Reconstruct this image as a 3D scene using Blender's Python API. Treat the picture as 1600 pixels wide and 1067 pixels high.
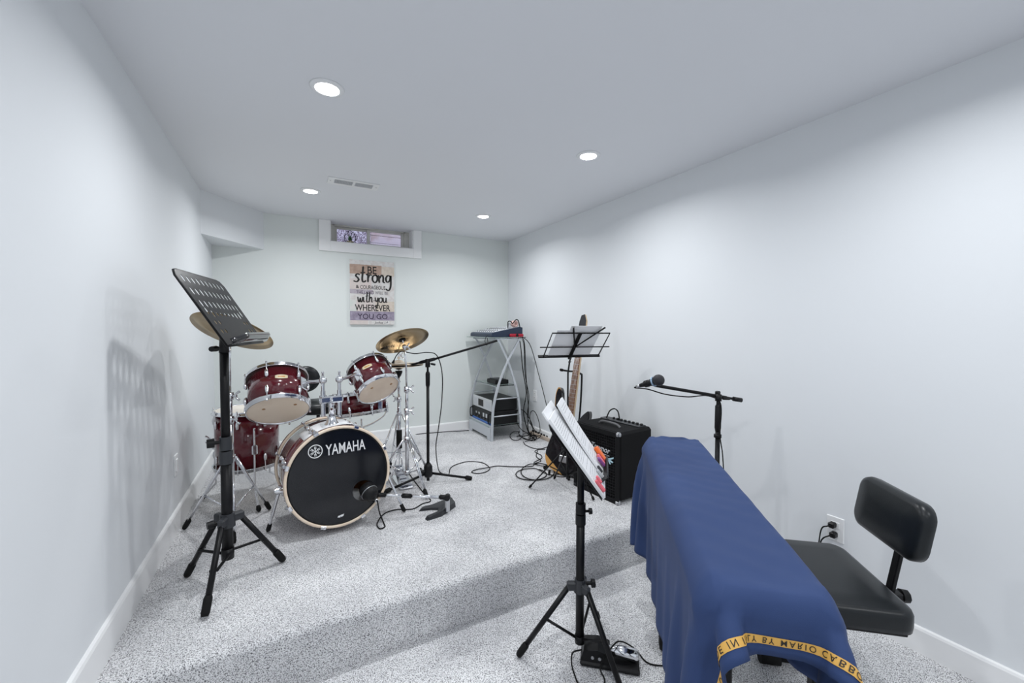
import bpy, bmesh, math, random
import numpy as np
from mathutils import Vector as V, Matrix
random.seed(7)
for o in list(bpy.data.objects): bpy.data.objects.remove(o)
SC = bpy.context.scene
COL = SC.collection

# ------------------------------------------------------------------ camera (solved from wall, ceiling and floor lines)
F, CX, CY = 641.66, 800.0, 533.5
YAW, PIT, ROLL, HC = .4984, -.0299, .0024, 1.31
fh = V((math.sin(YAW), math.cos(YAW), 0)); rt = V((math.cos(YAW), -math.sin(YAW), 0)); uz = V((0, 0, 1))
fw = fh*math.cos(PIT) + uz*math.sin(PIT); up = -fh*math.sin(PIT) + uz*math.cos(PIT)
CAM = V((0, 0, HC))
cam = bpy.data.cameras.new('camera'); cam.sensor_width = 36; cam.lens = F/1600*36; cam.clip_start = .02
co = bpy.data.objects.new('camera', cam); COL.objects.link(co)
cr = rt*math.cos(ROLL) + up*math.sin(ROLL); cu = up*math.cos(ROLL) - rt*math.sin(ROLL)
co.matrix_world = Matrix(((cr.x, cu.x, -fw.x, 0), (cr.y, cu.y, -fw.y, 0), (cr.z, cu.z, -fw.z, HC), (0, 0, 0, 1)))
SC.camera = co
# ------------------------------------------------------------------ world, exposure
w = bpy.data.worlds.new('world'); SC.world = w; w.use_nodes = True
w.node_tree.nodes['Background'].inputs[0].default_value = (.80, .88, 1, 1)
w.node_tree.nodes['Background'].inputs[1].default_value = 2.2
SC.view_settings.view_transform = 'Standard'; SC.view_settings.look = 'None'
SC.view_settings.gamma = 1; SC.view_settings.use_curve_mapping = False
SC.view_settings.exposure = -0.18
LAMP = 9.0           # watts of each ceiling lamp

# ------------------------------------------------------------------ room measures
XL, XR, YB, ZC, HS, YS, YF = -.553, 2.246, 4.22, 2.322, .209, 1.667, -1.9
def ray(px, py):
    x, y = px-CX, py-CY
    a = x*math.cos(ROLL)+y*math.sin(ROLL); b = -x*math.sin(ROLL)+y*math.cos(ROLL)
    return fw + rt*(a/F) - up*(b/F)
def atz(px, py, z): r = ray(px, py); return CAM + r*((z-HC)/r.z)
def aty(px, py, y): r = ray(px, py); return CAM + r*(y/r.y)
def atx(px, py, x): r = ray(px, py); return CAM + r*(x/r.x)
def atd(px, py, d): return CAM + ray(px, py)*d
def S(px, py, h=0): return atz(px, py, HS+h)
def L(px, py, h=0): return atz(px, py, h)
def zon(p, py):                                   # height on the vertical line through p seen at image row py
    d = p[0]*fh.x + p[1]*fh.y; r = ray(CX + F*(p[0]*rt.x+p[1]*rt.y)/d, py)
    return HC + r.z*d/(r.x*fh.x + r.y*fh.y)

# ------------------------------------------------------------------ materials
MATS = {}
def mat(name, col, rough=.5, metal=0., bump=None, coat=0., trans=0., emit=None, var=None, spec=.5, ior=1.45, alpha=1., sheen=0.):
    if name in MATS: return MATS[name]
    m = bpy.data.materials.new(name); m.use_nodes = True; nt = m.node_tree; b = nt.nodes['Principled BSDF']
    I = b.inputs
    I['Base Color'].default_value = (*col, 1); I['Roughness'].default_value = rough; I['Metallic'].default_value = metal
    I['Coat Weight'].default_value = coat; I['Coat Roughness'].default_value = .06
    I['Transmission Weight'].default_value = trans; I['Specular IOR Level'].default_value = spec; I['IOR'].default_value = ior
    I['Alpha'].default_value = alpha; I['Sheen Weight'].default_value = sheen
    if emit: I['Emission Color'].default_value = (*emit[0], 1); I['Emission Strength'].default_value = emit[1]
    tc = nt.nodes.new('ShaderNodeNewGeometry')
    if bump:
        n = nt.nodes.new('ShaderNodeTexNoise'); n.inputs['Scale'].default_value = bump[0]; n.inputs['Detail'].default_value = 4
        nt.links.new(tc.outputs['Position'], n.inputs['Vector'])
        bp = nt.nodes.new('ShaderNodeBump'); bp.inputs['Strength'].default_value = bump[1]; bp.inputs['Distance'].default_value = bump[2] if len(bump) > 2 else .002
        nt.links.new(n.outputs['Fac'], bp.inputs['Height']); nt.links.new(bp.outputs['Normal'], I['Normal'])
    if var:                                       # (scale, other colour, low, high)
        n = nt.nodes.new('ShaderNodeTexNoise'); n.inputs['Scale'].default_value = var[0]; n.inputs['Detail'].default_value = 5
        nt.links.new(tc.outputs['Position'], n.inputs['Vector'])
        r = nt.nodes.new('ShaderNodeValToRGB'); r.color_ramp.elements[0].position = var[2]; r.color_ramp.elements[1].position = var[3]
        r.color_ramp.elements[0].color = (*col, 1); r.color_ramp.elements[1].color = (*var[1], 1)
        nt.links.new(n.outputs['Fac'], r.inputs['Fac']); nt.links.new(r.outputs['Color'], I['Base Color'])
    MATS[name] = m; return m
def g(v): return (v, v, v)
M_wall = mat('wall paint', (.80, .825, .85), .6, bump=(220, .06))
M_back = mat('back wall paint', (.78, .82, .805), .6, bump=(220, .06))
M_ceil = mat('ceiling paint', (.80, .815, .85), .75, bump=(150, .05))
M_trim = mat('white trim', (.92, .925, .93), .35)
M_white = mat('white plastic', (.85, .86, .87), .4)
M_black = mat('black powder coat', (.006, .006, .007), .36, spec=.28)
M_blackm = mat('black plastic', (.009, .009, .010), .42, spec=.3)
M_rubber = mat('black rubber', (.007, .007, .007), .7, spec=.25)
M_dgrey = mat('dark grey plastic', (.030, .032, .037), .42)
M_chrome = mat('chrome', (.80, .81, .84), .13, 1.0)
M_steel = mat('brushed steel', (.55, .56, .58), .32, 1.0)
M_red = mat('cherry lacquer', (.085, .006, .012), .18, coat=.8, var=(3.0, (.13, .009, .018), .35, .7))
M_maple = mat('maple hoop', (.84, .68, .53), .35, coat=.4, var=(14, (.90, .77, .62), .4, .65))
M_inner = mat('bare wood ply', (.42, .22, .09), .5, var=(20, (.52, .30, .14), .4, .6))
M_head = mat('clear drum head', (1.0, .85, .68), .35, coat=.2, var=(2.5, (.86, .70, .55), .45, .6))
M_coated = mat('coated drum head', (.80, .74, .66), .5)
M_bhead = mat('black gloss drum head', (.006, .007, .010), .12, coat=.15)
M_bronze = mat('cymbal bronze', (.40, .31, .19), .30, 1.0, bump=(60, .15), var=(6, (.29, .22, .13), .35, .7))
M_bronze2 = mat('pale cymbal bronze', (.78, .66, .52), .3, 1.0, bump=(60, .1))
M_silver = mat('silver painted metal', (.60, .63, .67), .38, .25)
M_glass = mat('shelf glass', (.86, .97, .93), .03, trans=1.0, ior=1.3)
M_pane = mat('window pane', (1, 1, 1), .02, trans=1.0, ior=1.02)
M_vinyl = mat('taupe window vinyl', (.66, .65, .61), .45)
M_navy = mat('navy suiting cloth', (.030, .054, .145), .7, bump=(900, .25, .001), sheen=.03, spec=.2, var=(2.2, (.037, .066, .172), .4, .65))
M_gold = mat('gold selvage', (.70, .40, .09), .45, bump=(700, .3, .001))
M_leather = mat('black vinyl upholstery', (.008, .010, .012), .34, bump=(260, .12), spec=.42)
M_paper = mat('paper', (.82, .83, .85), .6, bump=(40, .1))
M_print = mat('grey print', (.33, .33, .35), .7)
M_ink = mat('black ink', (.02, .018, .017), .6)
M_wprint = mat('white print', (.82, .83, .84), .5)
M_cream = mat('cream badge', (.70, .60, .40), .35)
M_orange = mat('orange wrap', (.85, .16, .02), .4)
M_pink = mat('pink plastic', (.80, .16, .20), .4)
M_purple = mat('violet plastic', (.22, .06, .24), .4)
M_redp = mat('red plastic', (.42, .01, .03), .4)
M_bluen = mat('navy plastic', (.02, .035, .07), .4)
M_blue = mat('blue anodised strip', (.05, .16, .50), .35)
M_panel = mat('pale grey panel', (.55, .57, .60), .45)
M_green = mat('succulent green', (.05, .17, .04), .5)
M_tolex = mat('black carpet covering', (.008, .008, .009), .85, bump=(500, .5, .001), spec=.25)
M_natural = mat('natural wood edge', (.62, .33, .10), .3, coat=.5)
M_rose = mat('rosewood fingerboard', (.20, .10, .055), .5)
M_neck = mat('maple neck', (.66, .50, .32), .35)
M_gloss = mat('black gloss lacquer', (.008, .008, .010), .15, coat=.6)

def carpet():
    m = bpy.data.materials.new('grey carpet'); m.use_nodes = True; nt = m.node_tree; b = nt.nodes['Principled BSDF']
    geo0 = nt.nodes.new('ShaderNodeNewGeometry'); geo = nt.nodes.new('ShaderNodeMapping'); geo.inputs['Rotation'].default_value = (.4, .3, .2); geo.inputs['Location'].default_value = (.113, .271, .377); nt.links.new(geo0.outputs['Position'], geo.inputs['Vector'])
    def noise(s, d=3): n = nt.nodes.new('ShaderNodeTexNoise'); n.inputs['Scale'].default_value = s; n.inputs['Detail'].default_value = d; nt.links.new(geo.outputs['Vector'], n.inputs['Vector']); return n
    n1, n2 = noise(270, 2), noise(3.2, 4)
    r = nt.nodes.new('ShaderNodeValToRGB'); e = r.color_ramp.elements
    e[0].position, e[1].position = .35, .545; e[0].color = (.15, .15, .16, 1); e[1].color = (.97, .97, .985, 1)
    nt.links.new(n1.outputs['Fac'], r.inputs['Fac'])
    r2 = nt.nodes.new('ShaderNodeValToRGB'); e = r2.color_ramp.elements
    e[0].position, e[1].position = .35, .65; e[0].color = (.80, .80, .81, 1); e[1].color = (1, 1, 1, 1)
    nt.links.new(n2.outputs['Fac'], r2.inputs['Fac'])
    mx = nt.nodes.new('ShaderNodeMixRGB'); mx.blend_type = 'MULTIPLY'; mx.inputs[0].default_value = 1
    nt.links.new(r.outputs[0], mx.inputs[1]); nt.links.new(r2.outputs[0], mx.inputs[2]); nt.links.new(mx.outputs[0], b.inputs['Base Color'])
    b.inputs['Roughness'].default_value = .95; b.inputs['Specular IOR Level'].default_value = .1; b.inputs['Sheen Weight'].default_value = .15
    bp = nt.nodes.new('ShaderNodeBump'); bp.inputs['Strength'].default_value = .55; bp.inputs['Distance'].default_value = .008
    nt.links.new(n1.outputs['Fac'], bp.inputs['Height']); nt.links.new(bp.outputs['Normal'], b.inputs['Normal'])
    return m
M_carpet = carpet()

# ------------------------------------------------------------------ mesh building
def frame(n):
    n = V(n).normalized(); a = n.cross(V((0, 0, 1)))
    if a.length < 1e-5: a = V((1, 0, 0))
    a.normalize(); return a, a.cross(n)*1.0, n
def rotz(a): return [V((math.cos(a), math.sin(a), 0)), V((-math.sin(a), math.cos(a), 0)), V((0, 0, 1))]
AX = [V((1, 0, 0)), V((0, 1, 0)), V((0, 0, 1))]
ORG = {}
class MB:
    def __init__(s): s.v = []; s.f = []; s.sm = []
    def add(s, vs, fs, smooth=False):
        k = len(s.v); s.v += [V(p) for p in vs]; s.f += [[i+k for i in f] for f in fs]; s.sm += [smooth]*len(fs); return s
    def box(s, c, size, ax=AX, b=0.):
        c = V(c); h = [x/2 for x in size]; b = min(b, min(h)*.95)
        if b <= 0:
            vs = [c+ax[0]*(h[0]*i)+ax[1]*(h[1]*j)+ax[2]*(h[2]*k) for i in (-1, 1) for j in (-1, 1) for k in (-1, 1)]
            return s.add(vs, [(0, 1, 3, 2), (4, 6, 7, 5), (0, 4, 5, 1), (2, 3, 7, 6), (0, 2, 6, 4), (1, 5, 7, 3)])
        vs = []; idx = {}
        for i in (-1, 1):
            for j in (-1, 1):
                for k in (-1, 1):
                    sg = (i, j, k)
                    for a in range(3):
                        p = V(c)
                        for d in range(3): p += ax[d]*(sg[d]*(h[d] - (0 if d == a else b)))
                        idx[(sg, a)] = len(vs); vs.append(p)
        fs = []
        for a in range(3):
            o1, o2 = (a+1) % 3, (a+2) % 3
            for sg in (-1, 1):
                q = []
                for p, r in ((-1, -1), (1, -1), (1, 1), (-1, 1)):
                    t = [0, 0, 0]; t[a] = sg; t[o1] = p; t[o2] = r; q.append(idx[(tuple(t), a)])
                fs.append(q)
            for p in (-1, 1):
                for r in (-1, 1):
                    t0 = [0, 0, 0]; t0[a] = -1; t0[o1] = p; t0[o2] = r; t1 = list(t0); t1[a] = 1
                    fs.append([idx[(tuple(t0), o1)], idx[(tuple(t1), o1)], idx[(tuple(t1), o2)], idx[(tuple(t0), o2)]])
        for i in (-1, 1):
            for j in (-1, 1):
                for k in (-1, 1): fs.append([idx[((i, j, k), a)] for a in range(3)])
        return s.add(vs, fs)
    def cyl(s, p0, p1, r0, r1=None, n=16, caps=True):
        p0, p1 = V(p0), V(p1); r1 = r0 if r1 is None else r1; a, b, _ = frame(p1-p0)
        vs = []
        for p, r in ((p0, r0), (p1, r1)): vs += [p+a*(r*math.cos(2*math.pi*i/n))+b*(r*math.sin(2*math.pi*i/n)) for i in range(n)]
        s.add(vs, [(i, (i+1) % n, n+(i+1) % n, n+i) for i in range(n)], True)
        if caps: s.add(vs, [list(range(n))[::-1], list(range(n, 2*n))])
        return s
    def tube(s, pts, r, n=8, closed=False, caps=True):
        pts = [V(p) for p in pts]; N = len(pts); rs = r if isinstance(r, (list, tuple)) else [r]*N
        T = []
        for i in range(N):
            q = (pts[(i+1) % N]-pts[i-1]) if closed else pts[min(i+1, N-1)]-pts[max(i-1, 0)]
            T.append(q.normalized() if q.length > 1e-9 else V((0, 0, 1)))
        a, b, _ = frame(T[0]); vs = []
        for i in range(N):
            a = a - T[i]*a.dot(T[i]); a.normalize(); b = T[i].cross(a)
            vs += [pts[i]+a*(rs[i]*math.cos(2*math.pi*k/n))+b*(rs[i]*math.sin(2*math.pi*k/n)) for k in range(n)]
        fs = [(i*n+k, i*n+(k+1) % n, ((i+1) % N)*n+(k+1) % n, ((i+1) % N)*n+k) for i in range(N if closed else N-1) for k in range(n)]
        s.add(vs, fs, True)
        if caps and not closed: s.add(vs, [list(range(n))[::-1], list(range((N-1)*n, N*n))])
        return s
    def lathe(s, prof, o, axis, n=40, smooth=True):
        o = V(o); a, b, c = frame(axis); vs = []; m = len(prof)
        for i in range(n):
            t = 2*math.pi*i/n; e = a*math.cos(t)+b*math.sin(t)
            vs += [o+e*r+c*h for r, h in prof]
        fs = [(i*m+k, ((i+1) % n)*m+k, ((i+1) % n)*m+k+1, i*m+k+1) for i in range(n) for k in range(m-1)]
        return s.add(vs, fs, smooth)
    def ring(s, prof, o, axis, n=48):                # closed profile revolved
        return s.lathe(list(prof)+[prof[0]], o, axis, n)
    def disc(s, o, axis, r, n=40):
        o = V(o); a, b, _ = frame(axis)
        return s.add([o+a*(r*math.cos(2*math.pi*i/n))+b*(r*math.sin(2*math.pi*i/n)) for i in range(n)], [list(range(n))])
    def ball(s, c, r, axis=(0, 0, 1), n=20, k=10, sq=1.):
        return s.lathe([(r*math.sin(math.pi*i/k), -r*sq*math.cos(math.pi*i/k)) for i in range(k+1)], c, axis, n)
    def prism(s, poly, o, u, v, th):                 # polygon in (u,v), extruded by th along u x v
        o, u, v = V(o), V(u), V(v); w = u.cross(v).normalized()*th; n = len(poly)
        A = [o+u*x+v*y for x, y in poly]; vs = A+[p+w for p in A]
        return s.add(vs, [list(range(n))[::-1], list(range(n, 2*n))]+[(i, (i+1) % n, n+(i+1) % n, n+i) for i in range(n)])
    def mesh2d(s, data, o, u, v, lift=0.):           # data = (verts2d/3d, faces) laid on the plane (u,v)
        o, u, v = V(o), V(u), V(v); w = u.cross(v).normalized()
        return s.add([o+u*p[0]+v*p[1]+w*(p[2]+lift) for p in data[0]], data[1])
    def build(s, name, m, parent=None, org=None, fix=True, weld=True):
        lo = V([min(p[i] for p in s.v) for i in range(3)]); hi = V([max(p[i] for p in s.v) for i in range(3)])
        O = V(org) if org is not None else V(((lo.x+hi.x)/2, (lo.y+hi.y)/2, lo.z if parent is None else (lo.z+hi.z)/2))
        me = bpy.data.meshes.new(name); me.from_pydata([p-O for p in s.v], [], s.f); me.update()
        for p, sm in zip(me.polygons, s.sm): p.use_smooth = sm
        if fix:
            bm = bmesh.new(); bm.from_mesh(me)
            if weld: bmesh.ops.remove_doubles(bm, verts=bm.verts, dist=1e-6)
            bmesh.ops.recalc_face_normals(bm, faces=bm.faces); bm.to_mesh(me); bm.free()
        for mm in (m if isinstance(m, (list, tuple)) else [m]): me.materials.append(mm)
        o = bpy.data.objects.new(name, me); COL.objects.link(o); ORG[o.name] = O
        if parent is not None: o.parent = parent; o.location = O-ORG[parent.name]
        else: o.location = O
        return o
def tag(o, label=None, cat=None, group=None, kind=None):
    if label: o['label'] = label
    if cat: o['category'] = cat
    if group: o['group'] = group
    if kind: o['kind'] = kind
    return o
def thing(name, label, cat, loc, group=None):
    o = bpy.data.objects.new(name, None); COL.objects.link(o); o.location = V(loc); o.empty_display_size = .1; ORG[o.name] = V(loc)
    return tag(o, label, cat, group)
def struct(o, label=None): return tag(o, label, None, None, 'structure')
def curve2d(polys, th):                              # outer outline + holes, filled -> mesh data
    c = bpy.data.curves.new('outline', 'CURVE'); c.dimensions = '2D'; c.fill_mode = 'BOTH'; c.extrude = th/2
    for p in polys:
        sp = c.splines.new('POLY'); sp.points.add(len(p)-1); sp.use_cyclic_u = True
        for q, (x, y) in zip(sp.points, p): q.co = (x, y, 0, 1)
    return todata(c)
def todata(c):
    o = bpy.data.objects.new('outline', c); COL.objects.link(o); bpy.context.view_layer.update()
    me = bpy.data.meshes.new_from_object(o.evaluated_get(bpy.context.evaluated_depsgraph_get()))
    d = ([tuple(v.co) for v in me.vertices], [tuple(p.vertices) for p in me.polygons])
    bpy.data.objects.remove(o); bpy.data.meshes.remove(me); bpy.data.curves.remove(c)
    return d
def text2d(body, w=None, h=None, bold=0., shear=0., th=.0006, space=1.):   # text scaled to fit w x h, centred on 0
    c = bpy.data.curves.new('text', 'FONT'); c.body = body; c.size = 1; c.offset = bold; c.shear = shear; c.space_character = space; c.resolution_u = 3
    d = todata(c); xs = [p[0] for p in d[0]]; ys = [p[1] for p in d[0]]
    x0, x1, y0, y1 = min(xs), max(xs), min(ys), max(ys)
    sx = (w/(x1-x0)) if w else h/(y1-y0); sy = (h/(y1-y0)) if h else sx
    vs = [((x-(x0+x1)/2)*sx, (y-(y0+y1)/2)*sy, 0) for x, y, _ in d[0]]
    return vs, d[1]
def smooth(pts, k=6, closed=False):                  # Catmull-Rom
    P = [V(p) for p in pts]; n = len(P); out = []
    for i in range(n if closed else n-1):
        p0, p1, p2, p3 = (P[(i-1) % n], P[i], P[(i+1) % n], P[(i+2) % n]) if closed else (P[max(i-1, 0)], P[i], P[i+1], P[min(i+2, n-1)])
        for j in range(k):
            t = j/k; out.append(.5*((2*p1)+(p2-p0)*t+(2*p0-5*p1+4*p2-p3)*t*t+(3*p1-p0-3*p2+p3)*t**3))
    if not closed: out.append(P[-1])
    return out
def rrect(w, h, r, n=5):
    out = []
    for cx, cy, a0 in ((w/2-r, h/2-r, 0), (-w/2+r, h/2-r, 90), (-w/2+r, -h/2+r, 180), (w/2-r, -h/2+r, 270)):
        for i in range(n+1):
            a = math.radians(a0+90*i/n); out.append((cx+r*math.cos(a), cy+r*math.sin(a)))
    return out
def ell(cx, cy, rx, ry, n=14): return [(cx+rx*math.cos(2*math.pi*i/n), cy+ry*math.sin(2*math.pi*i/n)) for i in range(n)]
def cable(name, pts, label, r=.0035, k=6, group=None, m=None):
    return tag(MB().tube(smooth(pts, k), r, 6).build(name, m or M_rubber), label, 'cable', group)

# ================================================================== ROOM
struct(MB().box(((XL+XR)/2, (YF+YS)/2+.05, -.06), (XR-XL+.3, YS-YF+.4, .12)).build('floor', M_carpet), 'grey carpeted lower floor')
# raised platform with a rounded carpet edge
prof = [(YB+.02, 0), (YS, 0), (YS-.002, .05), (YS-.004, HS*.6)]
for i in range(7):
    a = math.radians(180-90*i/6); prof.append((YS+.024+.028*math.cos(a), HS-.028+.028*math.sin(a)))
prof += [(YS+.3, HS), (YB+.02, HS)]
mb = MB(); n = len(prof)
mb.add([(XL-.02, y, z) for y, z in prof]+[(XR+.02, y, z) for y, z in prof], [list(range(n)), list(range(2*n-1, n-1, -1))]+[(i, n+i, n+(i+1) % n, (i+1) % n) for i in range(n)])
struct(mb.build('floor_platform', M_carpet), 'raised platform covered in grey carpet')
struct(MB().box((XL-.06, (YF+YB)/2, ZC/2), (.12, YB-YF+.3, ZC+.2)).build('wall_left', M_wall), 'pale grey wall')
struct(MB().box((XR+.06, (YF+YB)/2, ZC/2), (.12, YB-YF+.3, ZC+.2)).build('wall_right', M_wall), 'pale grey wall')
struct(MB().box(((XL+XR)/2, YF-.06, ZC/2), (XR-XL+.1, .12, ZC+.2)).build('wall_front', M_wall), 'pale grey wall')
struct(MB().box(((XL+XR)/2, (YF+YB)/2+.1, ZC+.06), (XR-XL+.2, YB-YF+.4, .12)).build('ceiling', M_ceil), 'white ceiling')
# back wall, opening for the basement window reaching up to the ceiling
WX0, WX1, WZ0, WD = .355, 1.135, 2.130, .22
mb = MB(); yw = YB+WD/2
mb.box(((XL+WX0)/2-.05, yw, ZC/2), (WX0-XL+.1, WD, ZC+.1)); mb.box(((XR+WX1)/2+.05, yw, ZC/2), (XR-WX1+.1, WD, ZC+.1)); mb.box(((WX0+WX1)/2, yw, WZ0/2), (WX1-WX0, WD, WZ0))
struct(mb.build('wall_back', M_back, weld=False), 'pale sage grey wall')
# boxed-in bulkhead across the corner
BX, BY, BZ = -.180, 3.733, 2.003
struct(MB().prism([(XL-.01, BY-.013), (BX+.007, YB+.01), (XL-.01, YB+.01)], (0, 0, BZ), (1, 0, 0), (0, 1, 0), ZC-BZ+.02).build('wall_bulkhead', M_wall), 'angled boxed bulkhead under the ceiling')
def board(name, p0, p1, inward, h, z):
    p0, p1 = V(p0), V(p1); u = (p1-p0).normalized(); nn = V(inward)
    pr = [(0, 0), (.014, 0), (.014, h-.012), (.010, h-.003), (.004, h), (0, h)]
    k = len(pr); vs = [p+nn*x+V((0, 0, z+y)) for p in (p0, p1) for x, y in pr]
    struct(MB().add(vs, [list(range(k)), list(range(k, 2*k))]+[(i, (i+1) % k, k+(i+1) % k, k+i) for i in range(k)]).build(name, M_trim), 'white baseboard')
board('baseboard_left', (XL, YS+.004, 0), (XL, YB, 0), (1, 0, 0), .118, HS)
board('baseboard_left', (XL, 1.30, 0), (XL, YS+.004, 0), (1, 0, 0), HS+.118, 0)
board('baseboard_left', (XL, YF, 0), (XL, 1.30, 0), (1, 0, 0), .11, 0)
board('baseboard_back', (XL+.014, YB, 0), (XR-.014, YB, 0), (0, -1, 0), .088, HS)
board('baseboard_right', (XR, YS+.01, 0), (XR, YB, 0), (-1, 0, 0), .088, HS)
board('baseboard_right', (XR, YF, 0), (XR, YS-.005, 0), (-1, 0, 0), .105, 0)
# ---- window
OX0, OX1, OZ0 = .257, 1.220, 2.036
mb = MB()
mb.box(((OX0+WX0)/2, YB-.009, (OZ0+ZC)/2), (WX0-OX0, .018, ZC-OZ0), b=.002); mb.box(((OX1+WX1)/2, YB-.009, (OZ0+ZC)/2), (OX1-WX1, .018, ZC-OZ0), b=.002)
mb.box(((WX0+WX1)/2, YB-.009, (OZ0+WZ0)/2), (WX1-WX0, .018, WZ0-OZ0), b=.002)
struct(mb.build('trim_1', M_trim, weld=False), 'white window casing')
mb = MB(); mb.box((WX0+.004, yw-.01, (WZ0+ZC)/2), (.008, WD-.03, ZC-WZ0)); mb.box((WX1-.004, yw-.01, (WZ0+ZC)/2), (.008, WD-.03, ZC-WZ0)); mb.box(((WX0+WX1)/2, yw-.01, WZ0+.004), (WX1-WX0-.016, WD-.03, .008))
struct(mb.build('trim_2', M_trim, weld=False), 'white window reveal lining')
WY = YB+.16
fx0, fxm, fx1 = aty(520, 360, WY).x, aty(577.5, 365, WY).x, aty(632, 370, WY).x
fz0 = WZ0+.008
wmb = MB()
for a, b in ((WX0+.008, fx0+.012), (fx1-.012, WX1-.008)): wmb.box(((a+b)/2, WY, (fz0+ZC)/2), (b-a, .06, ZC-fz0))
wmb.box(((fx0+fx1)/2, WY, ZC-.006), (fx1-fx0, .06, .012)); wmb.box(((fx0+fx1)/2, WY, fz0+.006), (fx1-fx0, .06, .012))
win = struct(wmb.build('window_1', M_vinyl, weld=False), 'sliding basement window in taupe vinyl')
for k, (a, b, dy) in enumerate(((fx0+.012, fxm, .012), (fxm-.03, fx1-.012, -.014))):
    s = MB(); t = .026 if k == 0 else .03
    for q in ((a+t/2, (fz0+ZC)/2, t, ZC-fz0-.03), (b-t/2, (fz0+ZC)/2, t, ZC-fz0-.03)): s.box((q[0], WY+dy, q[1]), (q[2], .022, q[3]), b=.003)
    for zz in (fz0+.020, ZC-.022): s.box(((a+b)/2, WY+dy, zz), (b-a-2*t, .022, .020), b=.003)
    sh = s.build('sash', M_vinyl, win, weld=False)
    MB().box(((a+b)/2, WY+dy, (fz0+ZC)/2-.002), (b-a-2*t, .004, ZC-fz0-.056)).build('pane', M_pane, sh)
# window well outside: gravelly liner on one side, pale timber on the other
M_gravel = mat('stony well wall', (.16, .12, .17), .9, bump=(90, 1, .01), var=(90, (.62, .58, .70), .42, .62))
M_fence = mat('weathered pale boards', (.46, .40, .46), .8, var=(7, (.34, .24, .24), .45, .7), bump=(30, .4))
yo = YB+.85
struct(MB().box((fxm-.45, yo, 2.35), (1.14, .06, 1.0)).build('well_wall', M_gravel), 'stony window well outside the window')
fn = struct(MB().box((fxm+.75, yo+.02, 2.0), (1.3, .04, .1)).build('well_fence', M_fence), 'pale boards outside the window')
for i in range(6): MB().box((fxm+.75, yo, 2.10+i*.088), (1.3, .03, .083), b=.004).build('plank', M_fence, fn)
struct(MB().box((fxm+.1, YB+.62, 1.98), (2.6, .6, .1)).build('well_floor', M_gravel), 'gravel in the window well')

# ================================================================== CEILING LAMPS AND VENT
M_lens = mat('lamp diffuser', (1, 1, 1), .4, emit=((.97, .985, 1.0), 20.0))
lampn = {(0, 1): 'largest-looking recessed ceiling lamp, left of the nearer pair', (1, 1): 'recessed round ceiling lamp, right of the nearer pair',
         (0, 2): 'recessed round ceiling lamp beside the air vent', (1, 2): 'recessed round ceiling lamp in front of the back right corner'}
for i, x in enumerate((.155, 1.545)):
    for j, y in enumerate((.45, 1.915, 3.38, -1.02)):
        t = thing('ceiling_lamp', lampn.get((i, j), 'recessed round ceiling lamp behind the camera'), 'ceiling lamp', (x, y, ZC), 'recessed ceiling lamps')
        MB().ring([(.046, 0), (.068, 0), (.066, -.004), (.050, -.009), (.046, -.006)], (x, y, ZC), (0, 0, 1), 40).build('trim_ring', M_white, t)
        MB().lathe([(.0462, -.002), (.046, -.0065), (.03, -.009), (0.0, -.0095)], (x, y, ZC), (0, 0, 1), 32).build('diffuser', M_lens, t)
        ld = bpy.data.lights.new('lamp_light', 'AREA'); ld.shape = 'DISK'; ld.size = .072; ld.energy = LAMP; ld.spread = math.radians(158); ld.color = (.965, .985, 1.0)
        lo = bpy.data.objects.new('lamp_light', ld); COL.objects.link(lo); lo.parent = t; lo.location = (0, 0, -.0115)
t = thing('air_vent', 'white rectangular air vent set in the ceiling', 'vent', (.412, 3.068, ZC))
MB().mesh2d(curve2d([[(-.165, -.068), (.165, -.068), (.165, .068), (-.165, .068)], [(-.125, -.04), (-.008, -.04), (-.008, .04), (-.125, .04)], [(.008, -.04), (.125, -.04), (.125, .04), (.008, .04)]], .005), (.412, 3.068, ZC-.003), (1, 0, 0), (0, 1, 0)).build('frame', M_white, t)
for cx in (-.0665, .0665):
    for k in range(12):
        MB().box((.412+cx-.053+k*.0097, 3.068, ZC-.003), (.0055, .08, .003), [V((.8, 0, -.6)), V((0, 1, 0)), V((.6, 0, .8))]).build('slat', M_panel, t)
MB().box((.412, 3.068, ZC-.0008), (.27, .09, .001)).build('duct_screen', M_print, t)
for sx in (-.15, .15): MB().lathe([(.006, 0), (.005, -.002), (0, -.003)], (.412+sx, 3.068, ZC-.005), (0, 0, 1), 10).build('screw', M_steel, t)

# ================================================================== WALL PLATES
def plate(x, y, z, sx, label, kind):
    t = thing('wall_switch' if kind == 'switch' else 'wall_outlet', label, 'switch' if kind == 'switch' else 'outlet', (x, y, z))
    MB().box((x+sx*.003, y, z), (.006, .072, .116), b=.003).build('cover_plate', M_white, t)
    if kind == 'switch': MB().box((x+sx*.007, y, z), (.006, .034, .066), b=.002).build('rocker', M_white, t)
    else:
        for dz in (.02, -.02):
            r = MB().box((x+sx*.0065, y, z+dz), (.003, .034, .028), b=.001).build('receptacle', M_white, t)
            for dy in (-.006, .006): MB().box((x+sx*.0078, y+dy, z+dz+.003), (.001, .002, .008)).build('slot', M_ink, r)
    return t
plate(XL, 2.835, .563, 1, 'white switch plate low on the wall left of the drum kit', 'switch')
plate(XR, .943, .377, -1, 'white double outlet with two black plugs behind the black chair', 'outlet')
plate(XR, 3.62, .62, -1, 'white outlet half hidden by cables beside the metal rack', 'outlet')
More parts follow.
